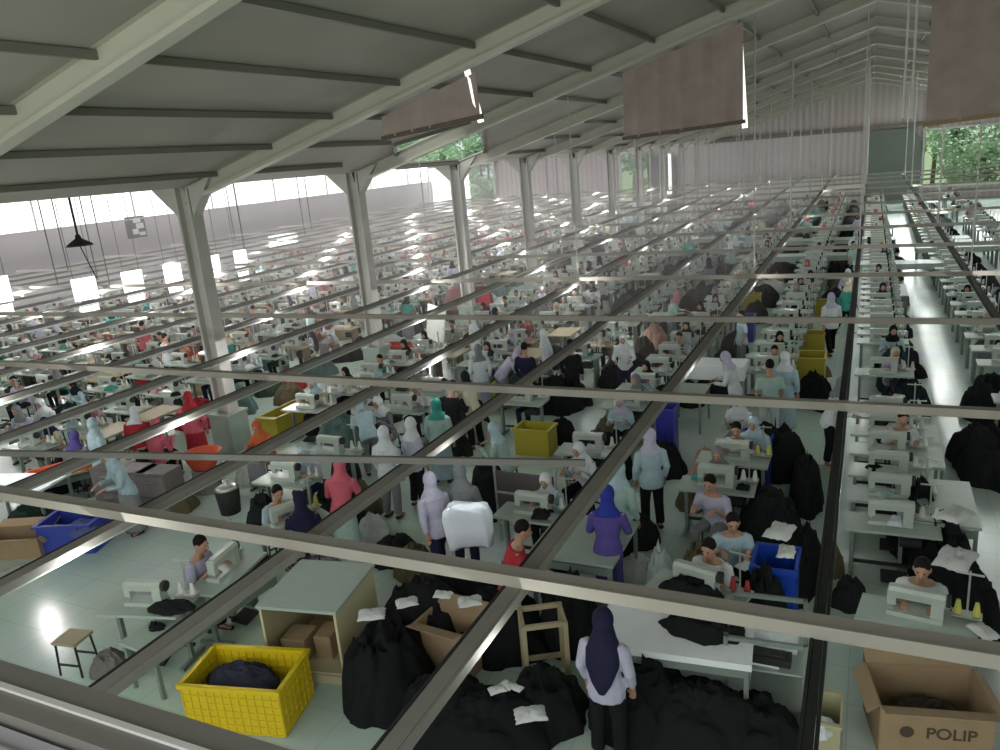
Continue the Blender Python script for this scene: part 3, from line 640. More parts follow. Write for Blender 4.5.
# blue bin etc on far left
def sbin(px, py, z, s, col, label, rz=0, nm='storage_bin', name='bin'):
    p = at(px, py, z); k = place(BIN, (p.x, p.y, 0), rz, label, 'bin', None, {'body': col, 'rim': col}); k.scale = s if isinstance(s, tuple) else (s,)*3; blocked.append((p.x-.6, p.x+.6, p.y-.6, p.y+.6)); return k
sbin(80, 545, .0, (1.45, 1.2, .85), BLUE, 'blue plastic bin behind the nearest left rail beside a carton', R(20))
p = at(82, 522, .5); pile((p.x, p.y, .35), .35, .22, .2, (.1, .12, .3), 'blue cloth inside the blue bin at the far left')
p = at(22, 552, 0); carton((p.x, p.y, 0), 1.0, .5, .35, R(22), 'open brown carton left of the blue bin at the left edge')
p = at(25, 520, .3); pile((p.x-.1, p.y+.3, 0), .6, .5, .6, (.02, .035, .028), 'dark green cloth heap behind the carton at the left edge')
# cabinets
for i, (px, py, lb) in enumerate(((113, 512, 'left'), (138, 516, 'middle'), (158, 518, 'right'))):
    p = at(px, py, 0); t = thing('cabinet', 'low grey-brown metal cabinet, %s one of three behind the nearest crossbeam' % lb, 'cabinet', (p.x, p.y+.2, 0), R(8))
    b = MB(); b.box((0, 0, .42), (.62, .45, .84)); b.build('body', mat('cabinet_grey', (.13, .115, .11), .6), t)
    for z in (.2, .6):
        b = MB(); b.box((0, -.235, z), (.57, .02, .36)); d = b.build('drawer', mat('drawer_grey', (.17, .15, .15), .5), t)
        b = MB(); b.box((0, -.255, z+.1), (.16, .02, .02)); b.build('handle', M['metal'], d)
p = at(18, 482, .78); work_table('work_table', (p.x, p.y, 0), 1.5, .8, .78, R(15), M['paper'], 'white-topped work table at the left edge')
p = at(75, 468, .6); work_table('work_table', (p.x, p.y, 0), 1.9, .5, .58, R(62), M['tabletan'], 'tan work table carrying the orange tray')
t = bin_proto('tray', 1.5, .34, .14, mat('orange_plastic', (.62, .11, .05), .4)); t.location = (p.x, p.y, .58); t.rotation_euler[2] = R(62); tag(t, 'long orange-red tray on the tan table left of the grey cabinets', 'tray')
p = at(205, 470, .4); b = MB(); b.rings([(0, 0, 0, .2, .2), (0, 0, .05, .24, .24), (0, 0, .3, .34, .34), (0, 0, .32, .36, .36), (0, 0, .3, .32, .32), (0, 0, .15, .24, .24)], 24)
o = b.build('basin', mat('basin_orange', (.6, .09, .04), .4), smooth=True, loc=(p.x, p.y, .45)); tag(o, 'round orange-red plastic basin left of the near steel column', 'basin')
b = MB(); b.rings([(0, 0, 0, .28, .28), (0, 0, .44, .24, .24)], 14); o = b.build('pedestal_drum', M['railtop'], loc=(p.x, p.y, 0)); tag(o, 'grey drum under the round orange-red basin', 'drum')
p = at(231, 512, 0); b = MB(); b.rings([(0, 0, 0, .17, .17), (0, 0, .42, .21, .21), (0, 0, .44, .2, .2)], 16); o = b.build('bucket', M['dark'], smooth=True, loc=(p.x, p.y, .0))
tag(o, 'dark bucket with a shiny metal lid left of the seated worker in white', 'bucket')
b = MB(); b.rings([(0, 0, .45, .22, .22), (0, 0, .5, .14, .14), (0, 0, .53, .04, .04), (0, 0, .6, .05, .05)], 16); b.build('lid', M['metal'], o, True)
# black heaps in the centre
for px, py, z, sx, sy, sz, rz, i, lb in (
  (392, 690, 0, .55, .6, .95, .3, 0, 'tall black cloth heap right of the cabinet table'),
  (425, 640, 0, .6, .7, .9, .8, 1, 'black cloth heap with white scraps behind the tall heap near the cabinet table'),
  (450, 725, 0, .6, .45, .65, .2, 2, 'low black cloth heap in front of the small open carton'),
  (490, 740, 0, .65, .5, .6, .4, 3, 'black cloth heap at the bottom edge right of the diagonal rail'),
  (500, 640, 0, .6, .55, .75, .3, 4, 'black cloth heap around the wooden frame box'),
  (545, 715, 0, .5, .45, .6, 1.2, 5, 'black cloth heap left of the navy-scarfed person'),
  (575, 640, 0, .4, .4, 1.0, .3, 0, 'black garment heap touching the navy-scarfed person'),
  (470, 608, 0, .6, .35, .7, .2, 1, 'black cloth heap just below the nearest crossbeam, centre'),
  (645, 722, 0, .55, .5, .8, .6, 2, 'black cloth heap right of the navy-scarfed person'),
  (700, 735, 0, .65, .5, .65, .1, 3, 'wide black cloth heap under the near cream table'),
  (755, 738, 0, .45, .45, .5, .6, 4, 'black cloth heap below the glass-sided trolley'),
  (705, 628, .82, .42, .26, .24, .0, 5, 'black folded garments stacked on the near cream table'),
  (690, 600, .7, .42, .3, .35, .3, 4, 'rounded black cloth heap behind the nearest crossbeam, before the worker'),
  (765, 600, .5, .33, .3, .55, .2, 0, 'black cloth heap beside the front blue bin'),
  (802, 575, 0, .25, .8, .75, .0, 1, 'tall black cloth heap right of the front blue bin'),
  (770, 525, .3, .45, .6, .65, .2, 2, 'black cloth heap between the two blue bins'),
  (806, 500, 0, .25, .7, .85, .1, 3, 'tall black garment heap beside the dark lengthwise rail'),
  (775, 440, .6, .6, .45, .45, .1, 4, 'long black heap right of the two seated workers below the second crossbeam'),
  (918, 520, .4, .34, .7, .7, .1, 5, 'large black cloth heap on the right row, left part'),
  (945, 560, .3, .32, .7, .7, .3, 0, 'large black cloth heap on the right row, part nearest the aisle'),
  (960, 612, .1, .34, .6, .8, .5, 1, 'black cloth heap with white scraps at the right edge'),
  (893, 415, .4, .34, 1.0, .6, .1, 2, 'large dark cloth heap on the right row beyond the second crossbeam'),
  (895, 372, .4, .32, .8, .7, .2, 3, 'dark teal cloth heap on the right row, behind the large dark one'),
  (985, 470, .0, .5, .9, .9, .2, 4, 'black heap at the right edge below the second crossbeam'),
  (990, 415, .0, .5, .9, .9, .2, 5, 'black heap at the right edge at the second crossbeam'),
  (520, 395, 0, .9, .8, .7, .3, 0, 'dark green cloth heap right of the person in cream'),
  (560, 405, 0, .7, .8, .8, .3, 1, 'dark cloth heap below the long-white-scarfed person'),
  (600, 470, 0, .6, .7, .8, .3, 2, 'dark heap left of the diagonal rail, below the second crossbeam'),
  (668, 372, 0, .4, .5, .6, .3, 3, 'dark red and brown cloth heap left of the pale box table'),
  (340, 520, 0, .5, .5, .8, .3, 4, 'black cloth heap right of the pink-clad person'),
  (265, 520, .2, .3, .25, .55, .3, 5, 'dark cloth on the lap-side of the white-shirted worker'),
  ):
    p = at(px, py, z); col = (.013, .014, .015)
    if 'teal' in lb: col = (.015, .04, .045)
    if 'green' in lb: col = (.015, .05, .03)
    if 'red' in lb: col = (.06, .02, .02)
    pile((p.x, p.y, 0 if z < .65 else z-.04), sx, sy, sz+(z if z < .65 else 0), col, lb, rz, i=i)
    blocked.append((p.x-sx*.8, p.x+sx*.8, p.y-sy*.8, p.y+sy*.8))
wt = work_table('work_table', (-1.6, 6.75, 0), 1.5, .8, .8, R(5), M['paper'], 'cream-white work table carrying black garments, below the nearest crossbeam', .07, True)
# white scraps on heaps (individual)
for px, py, z, s, lb in ((443, 595, .95, .1, 'small white cloth on the black heap below the nearest crossbeam, left of the rail'), (470, 602, .95, .13, 'pale crumpled cloth right of the small white cloth, left of the rail'), (407, 603, .95, .12, 'white scrap at the left end of the heap under the crossbeam'),
      (372, 615, .95, .14, 'long white scrap on the tall black heap'), (497, 690, .65, .08, 'white scrap, left one of three on the bottom heap'), (507, 685, .65, .07, 'white scrap, middle one of three on the bottom heap'), (517, 688, .65, .06, 'white scrap, right one of three on the bottom heap'),
      (530, 715, .6, .14, 'pale triangular cloth hanging on the bottom black heap'), (780, 532, 1.0, .2, 'white crumpled cloth above the front blue bin'), (786, 552, .9, .14, 'white cloth draped down the front blue bin'),
      (955, 515, 1.2, .2, 'white cloth on the large black heap of the right row'), (955, 560, 1.0, .24, 'pale cloth lying by the right row heap'), (983, 632, .85, .13, 'white paper-like cloth on the heap at the right edge'), (963, 650, .8, .08, 'small white scrap at the right edge heap'),
      (898, 398, .9, .14, 'white scrap on the large dark heap beyond the second crossbeam'), (897, 428, .85, .16, 'pink-white scraps at the foot of the large dark heap'), (745, 566, .78, .1, 'white scrap beside the front worker')):
    p = at(px, py, z); o = SCR[rnd.randrange(3)].copy(); C.objects.link(o); o.name = 'cloth_scrap'; o.location = p; o.scale = (s, s*.7, s*.35); o.rotation_euler[2] = rnd.uniform(0, 6); o.color = (.6, .62, .6, 1); tag(o, lb, 'cloth')
WB = [((.5, .52, .5), 'white'), ((.02, .022, .022), 'black'), ((.3, .3, .32), 'grey'), ((.12, .1, .06), 'olive'), ((.4, .25, .2), 'salmon')]
for px, py, sx, sz, ci, lb in ((345, 545, .35, .45, 0, 'below the pink-clad person, right of the black heap'), (372, 528, .3, .5, 0, 'pointed, left of the lilac-shirted stander'), (395, 545, .4, .4, 1, 'under the nearest crossbeam, left of the lilac-shirted stander'), (415, 560, .35, .5, 3, 'under the nearest crossbeam, before the white cloth carrier'),
      (318, 560, .4, .35, 2, 'just past the open-fronted cabinet table'), (362, 500, .4, .6, 3, 'between the pink-clad person and the diagonal rails'), (345, 470, .3, .7, 1, 'beside the pink-clad person'), (560, 580, .3, .45, 1, 'at the crossing of the nearest crossbeam and diagonal rail'), (585, 590, .25, .35, 0, 'right of the crossing of nearest crossbeam and rail'),
      (612, 592, .28, .4, 2, 'under the pale table near the violet-clad person'), (635, 560, .25, .35, 0, 'right of the violet-clad person'), (640, 530, .3, .5, 1, 'behind the upright white sack'), (575, 500, .35, .5, 1, 'behind the violet-clad person, right of the panel rack'), (590, 475, .35, .55, 0, 'left of the diagonal rail near the mint stander'),
      (705, 475, .3, .75, 4, 'on the second-row machines by the dark blue bin'), (690, 495, .25, .4, 3, 'left of the salmon heap'), (487, 480, .3, .7, 1, 'left of the panel rack'), (455, 445, .35, .6, 1, 'above the white cloth carrier'), (480, 430, .3, .5, 0, 'left of the mint person by the mustard crate'), (612, 430, .4, .6, 3, 'left of the diagonal rail at the second crossbeam'),
      (655, 345, .4, .9, 4, 'tall, left of the diagonal rail past the third crossbeam'), (690, 395, .35, .6, 1, 'under the white-topped table'), (850, 590, .22, .45, 1, 'at the left foot of the near right sewing table'), (832, 560, .16, .5, 3, 'beside the dark rail in the central aisle'), (700, 570, .25, .7, 3, 'left of the front seated worker'),
      (330, 400, .5, .6, 0, 'behind the long mustard tray'), (290, 395, .45, .6, 3, 'by the near steel column beyond the tray'), (250, 470, .3, .5, 0, 'right of the orange basin'), (175, 500, .35, .6, 3, 'right of the grey cabinets'), (150, 475, .4, .7, 1, 'behind the grey cabinets'), (45, 505, .35, .5, 3, 'left of the grey cabinets')):
    p = at(px, py, .2); pile((p.x, p.y, 0), sx, sx*.9, sz, WB[ci][0], '%s cloth heap %s' % (WB[ci][1], lb))
# large white cloth carried
p = at(470, 522, 1.0); b = MB(); na = 40; rg = []
for i, (z, rx, ry) in enumerate(((-.38, .25, .05), (-.36, .29, .08), (-.1, .31, .10), (.14, .32, .10), (.26, .29, .11), (.30, .24, .09), (.31, .1, .04))):
    rg.append([Vector((rx*math.copysign(abs(math.cos(a_))**.5, math.cos(a_))*(1+.05*math.sin(a_*5+i)), ry*math.copysign(abs(math.sin(a_))**.6, math.sin(a_))*(1+.2*math.sin(a_*7+i*1.3))-z*.25, z+.03*math.sin(a_*3+i*.4))) for a_ in [2*math.pi*k/na for k in range(na)]])
b.loft(rg); o = b.build('white_cloth', mat('bright_white_cloth', (.82, .86, .95), .8, .04), smooth=True, loc=(p.x, p.y-.05, 1.0), rz=R(25)); tag(o, 'large bright white cloth hanging in the arms of the grey-scarfed person', 'cloth')
# cartons, frame box
p = at(450, 672, 0); carton((p.x, p.y+.1, 0), .62, .4, .62, R(-5), 'small open carton among the black heaps left of the diagonal rail')
p = at(540, 690, 0); t = thing('wooden_frame', 'small open wooden frame box among the black heaps right of the diagonal rail', 'frame', (p.x, p.y+.2, 0), R(30)); b = MB()
for sx in (-1, 1):
    for sy in (-1, 1): b.box((sx*.22, sy*.18, .4), (.05, .05, .8))
b.build('post', M['tabletan'], t); b = MB()
for z in (.15, .78):
    for s in (-1, 1): b.box((0, s*.18, z), (.44, .04, .05)); b.box((s*.22, 0, z), (.04, .36, .05))
b.build('crosspiece', M['tabletan'], t)
carton((.66, 6.98, 0), .92, .62, .52, R(12), 'large open brown carton with printed lettering at the bottom right', True, 'POLIP')
pile((.66, 7.0, .1), .38, .24, .3, (.05, .04, .03), 'dark cloth inside the large printed carton', rz=.2)
# bins in the second row
sbin(775, 618, 0, (.75, 1.1, 1.35), (.01, .06, .42), 'tall blue plastic bin beside the seated front worker', 0)
sbin(757, 478, .0, (.75, 1.0, 1.3), (.02, .03, .26), 'dark blue bin behind the front blue bin, near the black heap', 0)
sbin(668, 452, .0, (.5, .8, 1.5), (.03, .03, .28), 'blue bin right of the diagonal rail at the second crossbeam', 0)
sbin(745, 340, .0, (.8, 1.0, 1.2), (.05, .05, .3), 'blue bin right of the diagonal rail at the third crossbeam', 0)
for px, py, s, lb in ((537, 452, (1.1, .9, .9), 'mustard yellow crate left of the diagonal rail below the second crossbeam'), (811, 385, (.9, 1.3, 1.2), 'mustard yellow crate beside the central aisle'), (812, 355, (.9, 1.0, 1.0), 'second mustard crate beside the central aisle, behind the first'),
                      (822, 318, (1.0, 1.0, .9), 'yellow-green crate far up the central aisle'), (508, 402, (1, .8, .8), 'mustard crate by the person in cream'), (752, 312, (.8, 1, 1), 'yellow crate by the diagonal rail past the third crossbeam'), (290, 428, (.8, 2.6, .8), 'long mustard tray behind the near steel column')):
    sbin(px, py, .0, s, (.38, .32, .03), lb, R(0))
p = at(406, 368, 0); k = place(BIN, (p.x, p.y, 0), R(10), 'red plastic basket left of the white glare panel', 'basket', None, {'body': (.5, .05, .04), 'rim': (.5, .05, .04)}); k.scale = (1.7, 1.0, 1.2)
# white panel put in for daylight glare on the floor
p = at(440, 366, 0); t = thing('floor_glare_panel', 'large white panel put in for floor glare in the left middle rows beside a red basket', 'board', (p.x, p.y, 0), R(-38)); b = MB(); b.box((0, 0, 1.15), (1.25, .04, 1.15), rx=R(-10)); b.build('panel', mat('glare_white', (.86, .9, .84), .35, .1, 5), t)
for s in (-1, 1): b = MB(); b.box((s*.55, .08, .6), (.04, .04, 1.2), rx=R(8)); b.build('leg', M['metal'], t)
# reflected red car, built as a dark red bundle with a round patch
p = at(471, 322, 0); t = thing('reflected_car', 'reflected dark red car with a round white patch past the third crossbeam', 'bag', (p.x, p.y, 0), R(25)); b = MB()
b.loft([[Vector((rx*math.copysign(abs(math.cos(a))**.6, math.cos(a)), .28*math.copysign(abs(math.sin(a))**.6, math.sin(a)), z)) for a in [2*math.pi*k/20 for k in range(20)]] for z, rx in ((.5, .8), (.55, .88), (.9, .86), (1.25, .7), (1.3, .6))]); b.build('body', mat('car_brown', (.14, .05, .045), .6), t)
b = MB(); b.tube([(0, -.3, .9), (0, -.33, .9)], .22, 18); b.build('round_patch', M['paper'], t); b = MB(); b.box((.55, -.3, .8), (.45, .04, .5)); b.build('red_side', mat('car_red', (.5, .03, .06), .6), t)
b = MB(); b.box((0, 0, .25), (1.5, .5, .5)); b.build('base', M['dark'], t)
# pale box table + far pale tables
p = at(645, 300, 0)
p = at(732, 405, 0); work_table('work_table', (p.x-.35, p.y, 0), 1.3, .7, .95, 0, M['paper'], 'white-topped table right of the diagonal rail under the second crossbeam', .3)
for i, (px, py, ww) in enumerate(((700, 238, 6), (790, 228, 7), (795, 240, 6), (790, 255, 5), (900, 262, 3), (690, 250, 4), (975, 245, 4))):
    p = at(px, py, .85); work_table('long_table', (p.x, p.y, 0), ww, .9, .85, 0, M['table'], 'long pale table near the back wall, %s of seven counted by the rows' % ORD[i+1], .2)
# rack with two dark panels
p = at(530, 545, 0); t = thing('panel_rack', 'metal rack holding two dark grey panels above each other, left of the diagonal rail', 'rack', (p.x, p.y, 0), R(-2))
for s in (-1, 1): b = MB(); b.box((s*.48, 0, .62), (.035, .035, 1.24)); b.build('post', M['metal'], t)
for z in (.98, .62): b = MB(); b.box((0, 0, z), (.92, .04, .31)); b.build('panel', mat('panel_dark', (.07, .06, .06), .6), t)
b = MB(); b.box((0, 0, .8), (.94, .03, .02)); b.box((0, 0, .3), (.94, .03, .02)); b.build('crossbar', M['metal'], t)
# trolley with transparent-looking sides
p = at(765, 700, 0); t = thing('trolley', 'grey-green frame trolley with white paper stacks at the bottom, left of the dark rail', 'trolley', (p.x, p.y+.1, 0), R(4)); b = MB()
for sx in (-1, 1):
    for sy in (-1, 1): b.box((sx*.36, sy*.4, .45), (.04, .04, .9))
for z in (.88,):
    for s in (-1, 1): b.box((0, s*.4, z), (.72, .04, .04)); b.box((s*.36, 0, z), (.04, .8, .04))
b.build('frame', M['leg'], t); b = MB(); b.box((0, 0, .55), (.7, .78, .02)); b.box((0, 0, .15), (.7, .78, .02)); b.build('shelf', M['table'], t)
for dx, dy, ww, hh in ((-.12, .15, .32, .14), (.16, .1, .26, .1), (-.05, -.18, .4, .06)):
    b = MB(); b.box((0, 0, hh/2), (ww, .3, hh)); b.box((.01, .01, hh+.004), (ww*.94, .28, .008)); o = b.build('paper_stack', M['paper'], loc=(p.x+dx, p.y+.1+dy, .56)); tag(o, 'white paper stack on the trolley, %s' % ('left back one' if dx < -.1 else 'right back one' if dx > 0 else 'front one'), 'paper stack')
b = MB(); b.box((0, 0, .04), (.42, .16, .08)); b.box((0, 0, .09), (.3, .1, .03)); o = b.build('dark_case', M['dark'], loc=(p.x+.05, p.y-.2, .62)); tag(o, 'small dark case on the trolley front', 'case')
p = at(822, 738, 0); k = sbin(822, 738, 0, (.5, .9, .6), (.4, .38, .22), 'small cream bin beside the dark rail at the bottom edge'); p2 = at(822, 725, .3); pile((p2.x, p2.y, .25), .12, .15, .12, WHITE, 'white cloths in the small cream bin')
# upright white sack and blue cloth near worker
p = at(660, 590, 0); pile((p.x, p.y, 0), .2, .2, .75, (.5, .58, .56), 'upright white sack left of the front sewing row', i=0)
p = at(662, 440, .6)
# right-row near table
p = at(935, 500, .78); work_table('work_table', (p.x, p.y, 0), .9, 1.4, .78, 0, M['table'], 'pale empty work table on the right row behind the large black heap')
p = at(595, 545, .8); work_table('work_table', (p.x-.2, p.y+.2, 0), 1.1, 1.2, .78, 0, M['table'], 'pale work table covered with cloths beside the violet-clad person')
# pink blinds reflected in the glass, built as sheets under the roof
for i, (x0, x1, y, z0a, z0b) in enumerate(((-7.62, -5.75, 11.85, 6.02, 6.2), (-5.0, -2.45, 17.6, 5.72, 5.84), (.92, 5.4, 17.6, 5.46, 5.68))):
    t = thing('reflected_blind', 'pinkish brown reflected blind set under the roof, %s' % ('the left one by the roof hole', 'the middle one by the daylight sliver', 'the right one over the leafy opening')[i], 'blind', (0, y, 0)); b = MB()
    n = 16; rgs = []
    for j in range(n+1):
        x = x0+(x1-x0)*j/n; zt = roofz(x)-.36; zb = z0a+(z0b-z0a)*j/n; wv = .02*math.sin(j*2.2)
        rgs.append([Vector((x, wv-.01, zb)), Vector((x, wv+.01, zb)), Vector((x, wv+.01, zt)), Vector((x, wv-.01, zt))])
    b.loft(rgs); b.build('reflected_fabric', M['panel'], t)
    b = MB(); b.bar((x0-.05, 0, z0a), (x1+.05, 0, z0b), .05, .08); b.build('reflected_bottom_bar', M['panelbar'] if i < 2 else M['carton'], t)
for i, (pa, pb, y) in enumerate((((467, 70), (481, 122), 11.9), ((739, 28), (745, 128), 17.7))):  # slivers of daylight beside the blinds, added as glowing rods
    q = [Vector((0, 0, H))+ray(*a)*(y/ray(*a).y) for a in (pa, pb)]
    b = MB(); b.tube([q[0], q[1]], .055 if i == 0 else .06, 8); o = b.build('daylight_sliver', mat('sliver_glow', (1, 1, .95), .5, .02, 5, emit=1.0)); tag(o, 'bright upright daylight sliver added at the right side of the %s reflected blind' % ('left', 'middle')[i], 'lamp')
for px in (903, 911):
    y = 17.3; a = Vector((0, 0, H))+ray(px, 118)*(y/ray(px, 118).y); b = MB(); b.tube([a, (a.x, a.y, roofz(a.x)-.05)], .022, 8); o = b.build('hanging_pipe', M['frameline']); tag(o, 'white pipe hanging from the roof, %s of the pair by the right reflected blind' % ('left' if px < 905 else 'right'), 'pipe')
# hanging lamp and poster on the left
d = ray(80, 246); t_ = -19/d.x; L0 = Vector((0, 0, H))+d*t_
t = thing('pendant_lamp', 'dark cone pendant lamp hanging before the far left wall', 'lamp', L0); b = MB(); b.rings([(0, 0, 0, .34, .34), (0, 0, .06, .3, .3), (0, 0, .2, .08, .08), (0, 0, .3, .06, .06)], 16); b.build('lamp_shade', M['dark'], t, True)
b = MB(); b.tube([(0, 0, .3), (0, 0, 5.55-L0.z)], .03, 6); b.build('cord', M['dark'], t); b = MB(); b.tube([(0, 0, 0), (.1, .2, -.9)], .015, 6); b.build('pull_cord', M['dark'], t)
for k, (px, py) in enumerate(((58, 285), (68, 270), (98, 280), (110, 285), (235, 240), (245, 250), (305, 235), (312, 230))):
    d = ray(px, py); t_ = -22/d.x; q = Vector((0, 0, H))+d*t_; b = MB(); b.tube([q, (q.x, q.y, 5.55)], .018, 5); o = b.build('ceiling_wire', M['railtop']); tag(o, 'thin wire hanging in front of the left wall, %s from the left' % ORD[k+1], 'wire', 'thin wires in front of the left wall')
d = ray(136, 227); t_ = -37.9/d.x; q = Vector((0, 0, H))+d*t_
t = thing('wall_poster', 'black and white poster on the far left wall', 'poster', q); b = MB(); b.box((0, 0, 0), (.05, 1.3, 1.2)); b.build('sheet', M['dark'], t)
b = MB()
for dy, dz, ww, hh in ((.1, .35, .5, .22), (.25, .05, .5, .3), (-.1, -.25, .4, .3), (.35, -.4, .4, .2)): b.box((.035, dy, dz), (.03, ww, hh))
b.build('printed_shapes', M['paper'], t)
# reflected chair backs, built as tall grey-green shapes on the back wall
for i, (x0, x1, z1) in enumerate(((-.2, 3.3, 5.2), (-16.5, -14.4, 4.6))):
    b = MB(); n = 10; pts = [(x0, 0), (x1, 0)]+[(x1-(x1-x0)*.25*(1-math.cos(a)), z1-1.6+1.6*math.sin(a)) for a in [math.pi/2*k/n for k in range(n+1)]]+[(x0, z1)]
    y = YB-.5; m_ = len(pts); b.add([(x, y, z) for x, z in pts]+[(x, y+.15, z) for x, z in pts], [tuple(range(m_)), tuple(range(2*m_-1, m_-1, -1))]+[(k, k+m_, (k+1) % m_+m_, (k+1) % m_) for k in range(m_)])
    tag(b.build('door_%d' % (i+1), mat('door_green_grey', (.16, .19, .17) if i == 0 else (.11, .11, .11), .6)), kind='structure')  # stand-ins for the reflected chair backs, not doors
b = MB(); b.box((-14.9, YB-.6, 3.2), (.25, .05, 3.2)); tag(b.build('window_10', M['glow']), kind='structure')  # bright stripe beside the dark shape, added as a glowing strip
blocked += [(-12.7, -5.0, 0, 7.6), (-3.2, 2, 0, 7.3), (-5.1, -3, 0, 7.6), (-13, -9, 7.6, 9.3), (-9.9, -6.9, 7.6, 9.0)]
# aisle by the columns
blocked += [(-13.2, -11.2, 0, 70), (-10.9, -8.6, 8.6, 12.2), (-12.6, -10, 8, 10.2)]
for k, (px, py, ww, hh) in enumerate(((-2, 290, .7, .8), (85, 289, .8, .75), (133, 281, .75, .75), (173, 274, .7, .75), (214, 262, .5, .55), (241, 260, .6, .85))):  # bright windows of the left wall, added as glowing panes over the rows
    d = ray(px, py); t_ = -24/d.x; q = Vector((0, 0, H))+d*t_
    t = thing('added_bright_pane', 'glaring white window stand-in added over the far left rows, %s from the left' % ORD[k+1], 'lamp', q, R(-12), 'white window stand-ins over the far left rows')
    b = MB(); b.box((0, 0, 0), (.06, ww, hh)); b.box((0, 0, -hh*.8), (.06, ww*.8, hh*.45)); b.build('glow_pane', M['glow'], t)
    b = MB()
    for s_ in (-1, 1): b.tube([(0, s_*ww*.4, hh/2), (0, s_*ww*.4, 5.55-q.z)], .012, 5)
    b.box((0, 0, -hh*.54), (.05, ww*.5, .1)); b.build('hanger', M['railtop'], t)
# ------------------------------------------------------------------ generic sewing rows
mach, ppl, pls, scr, tbl = [], [], [], [], []
shirts = [WHITE, PALEB, LILAC, MINT, WHITE, PALEB, CREAM, GREY, TEAL]; scarfs = [WHITE, LILAC, BLACK, GREY, (.45, .25, .27), PALEB, BLACK, CREAM, NAVY, WHITE, BLACK, (.3, .08, .09), GREY]
DARKC = [BLACK, (.02, .022, .03), (.015, .03, .03), BLACK, (.04, .035, .03)]
MIXC = [(.3, .26, .17), (.12, .1, .08), RED, (.5, .52, .5), (.05, .07, .05), (.3, .3, .31), (.2, .15, .1), (.5, .5, .48), BLACK, (.1, .16, .15), (.38, .18, .12)]
for k in range(-1, 17):
    xl = RAILX[k] if k >= 0 else RAILX[0]+2.22
    if k == -1: xl = 4.25
    row = k+1; y = 7.6+rnd.uniform(0, .6)
    while y < 61:
        y += (1.2 if k != 1 else .86)+rnd.uniform(-.06, .06)
        mx = xl+.60
        if not vis((mx, y, .8), 30): continue
        if free(mx, y) and rnd.random() < (.97 if k >= 0 else .8): mach.append((mx, y))
        pw = {-1: .3, 0: .3, 1: .2, 2: .55}.get(k+0, .9)
        if k == 1: pw = .14
        if k == 2: pw = .5
        wx, wy = mx+rnd.uniform(-.1, .2), y+.52
        if free(wx, wy) and rnd.random() < pw: ppl.append((wx, wy, 'sit', math.pi+rnd.uniform(-.3, .3), rnd.random()))
        px_ = xl+1.5 if k != 1 else xl+.98
        if free(px_, y) and rnd.random() < (.75 if k > 0 else .5):
            dark = k <= 5 and rnd.random() < .75 or rnd.random() < .35
            pls.append((px_+rnd.uniform(-.1, .1), y+rnd.uniform(-.2, .2), dark, rnd.uniform(.28, .45) if k != 1 else .3, rnd.uniform(.35, .7), rnd.uniform(.35, .8)))
        elif free(px_, y) and rnd.random() < .4: tbl.append((px_, y))
        if k > 1 and rnd.random() < .22 and free(xl+1.95, y+.5): ppl.append((xl+1.95, y+.5, rnd.choice(['stand', 'reach', 'walk']), rnd.uniform(0, 6.28), rnd.random()))
        if rnd.random() < .85 and free(mx, y): scr.append((mx+rnd.uniform(-.4, .3), y+rnd.uniform(-.15, .2), .78, rnd.uniform(.06, .15), rnd.random()))
        if rnd.random() < .5 and free(mx, y): scr.append((mx+rnd.uniform(.3, .45), y+rnd.uniform(-.2, 0), .78, rnd.uniform(.07, .13), rnd.random()))
dist = lambda q: (q[0]**2+q[1]**2)
def colname(c): return CN.get(c, 'dusty pink' if c[0] > .4 else 'maroon')
mach.sort(key=dist); ppl.sort(key=dist); pls.sort(key=dist); scr.sort(key=dist); tbl.sort(key=dist)
# machines
for i, (x, y) in enumerate(mach[:285]):
    lb = lab('sewing machine on its table', '', x, y)
    tan = (x < -9 and rnd.random() < .5) or (x < -3 and rnd.random() < .2) or (0 > x > -.2)
    place(STA if y < 17 else STT if tan else STL, (x, y, 0), rnd.uniform(-.03, .03), lb, 'sewing machine', 'sewing machines standing in the long rows')
base = station_low(); b = MB()
for x, y in mach[285:]:
    o = len(b.v); b.v += [(v[0]+x, v[1]+y, v[2]) for v in base.v]; b.f += [tuple(q+o for q in f) for f in base.f]; tn = rnd.random() < .4
    b.m += [5 if (q == 0 and tn) else q for q in base.m]
tag(b.build('sewing_machine_rows', MST()+[M['tabletan']]), 'hundreds of small sewing machines in the farthest rows by the walls', 'sewing machines', kind='stuff')
# people
VAR = [('scarf', 'trousers', 1.0), ('scarf', 'skirt', 1.0), ('hair', 'trousers', .2)]
lo_n = 0
NP = 300-len(HP)
for i, (x, y, pose, rz, r_) in enumerate(ppl[:NP]):
    hi = y < 12.5
    hd_, lg, sl = VAR[0 if r_ < .5 else 1 if r_ < .82 else 2]
    if not hi and lg == 'skirt' and pose == 'walk': lg = 'trousers'
    shc, scc = rnd.choice(shirts), rnd.choice(scarfs)
    if x < -9 and rnd.random() < .07: shc = rnd.choice([ORANGE, PINK, RED, TEAL])
    dsc = '%s person, %s shirt%s' % ('seated' if pose == 'sit' else 'standing', colname(shc), (', %s scarf' % colname(scc)) if hd_ == 'scarf' else ', black hair')
    person((x, y, 0), rz, pose, hd_, shc, scc, lab(dsc, '', x, y), lg, rnd.choice([BLACK, NAVY, GREY]), hi, sl, rnd.uniform(.95, 1.04), 'workers along the sewing rows')
    if pose == 'sit' and y < 13: place(STO, (x, y, 0), rz, lab('wooden stool under a seated worker', '', x, y), 'stool')
SM = {}
def cmat(c):
    if c not in SM: SM[c] = mat('cloth_'+colname(c).replace(' ', '_'), c, .85, .1, 8)
    return SM[c]
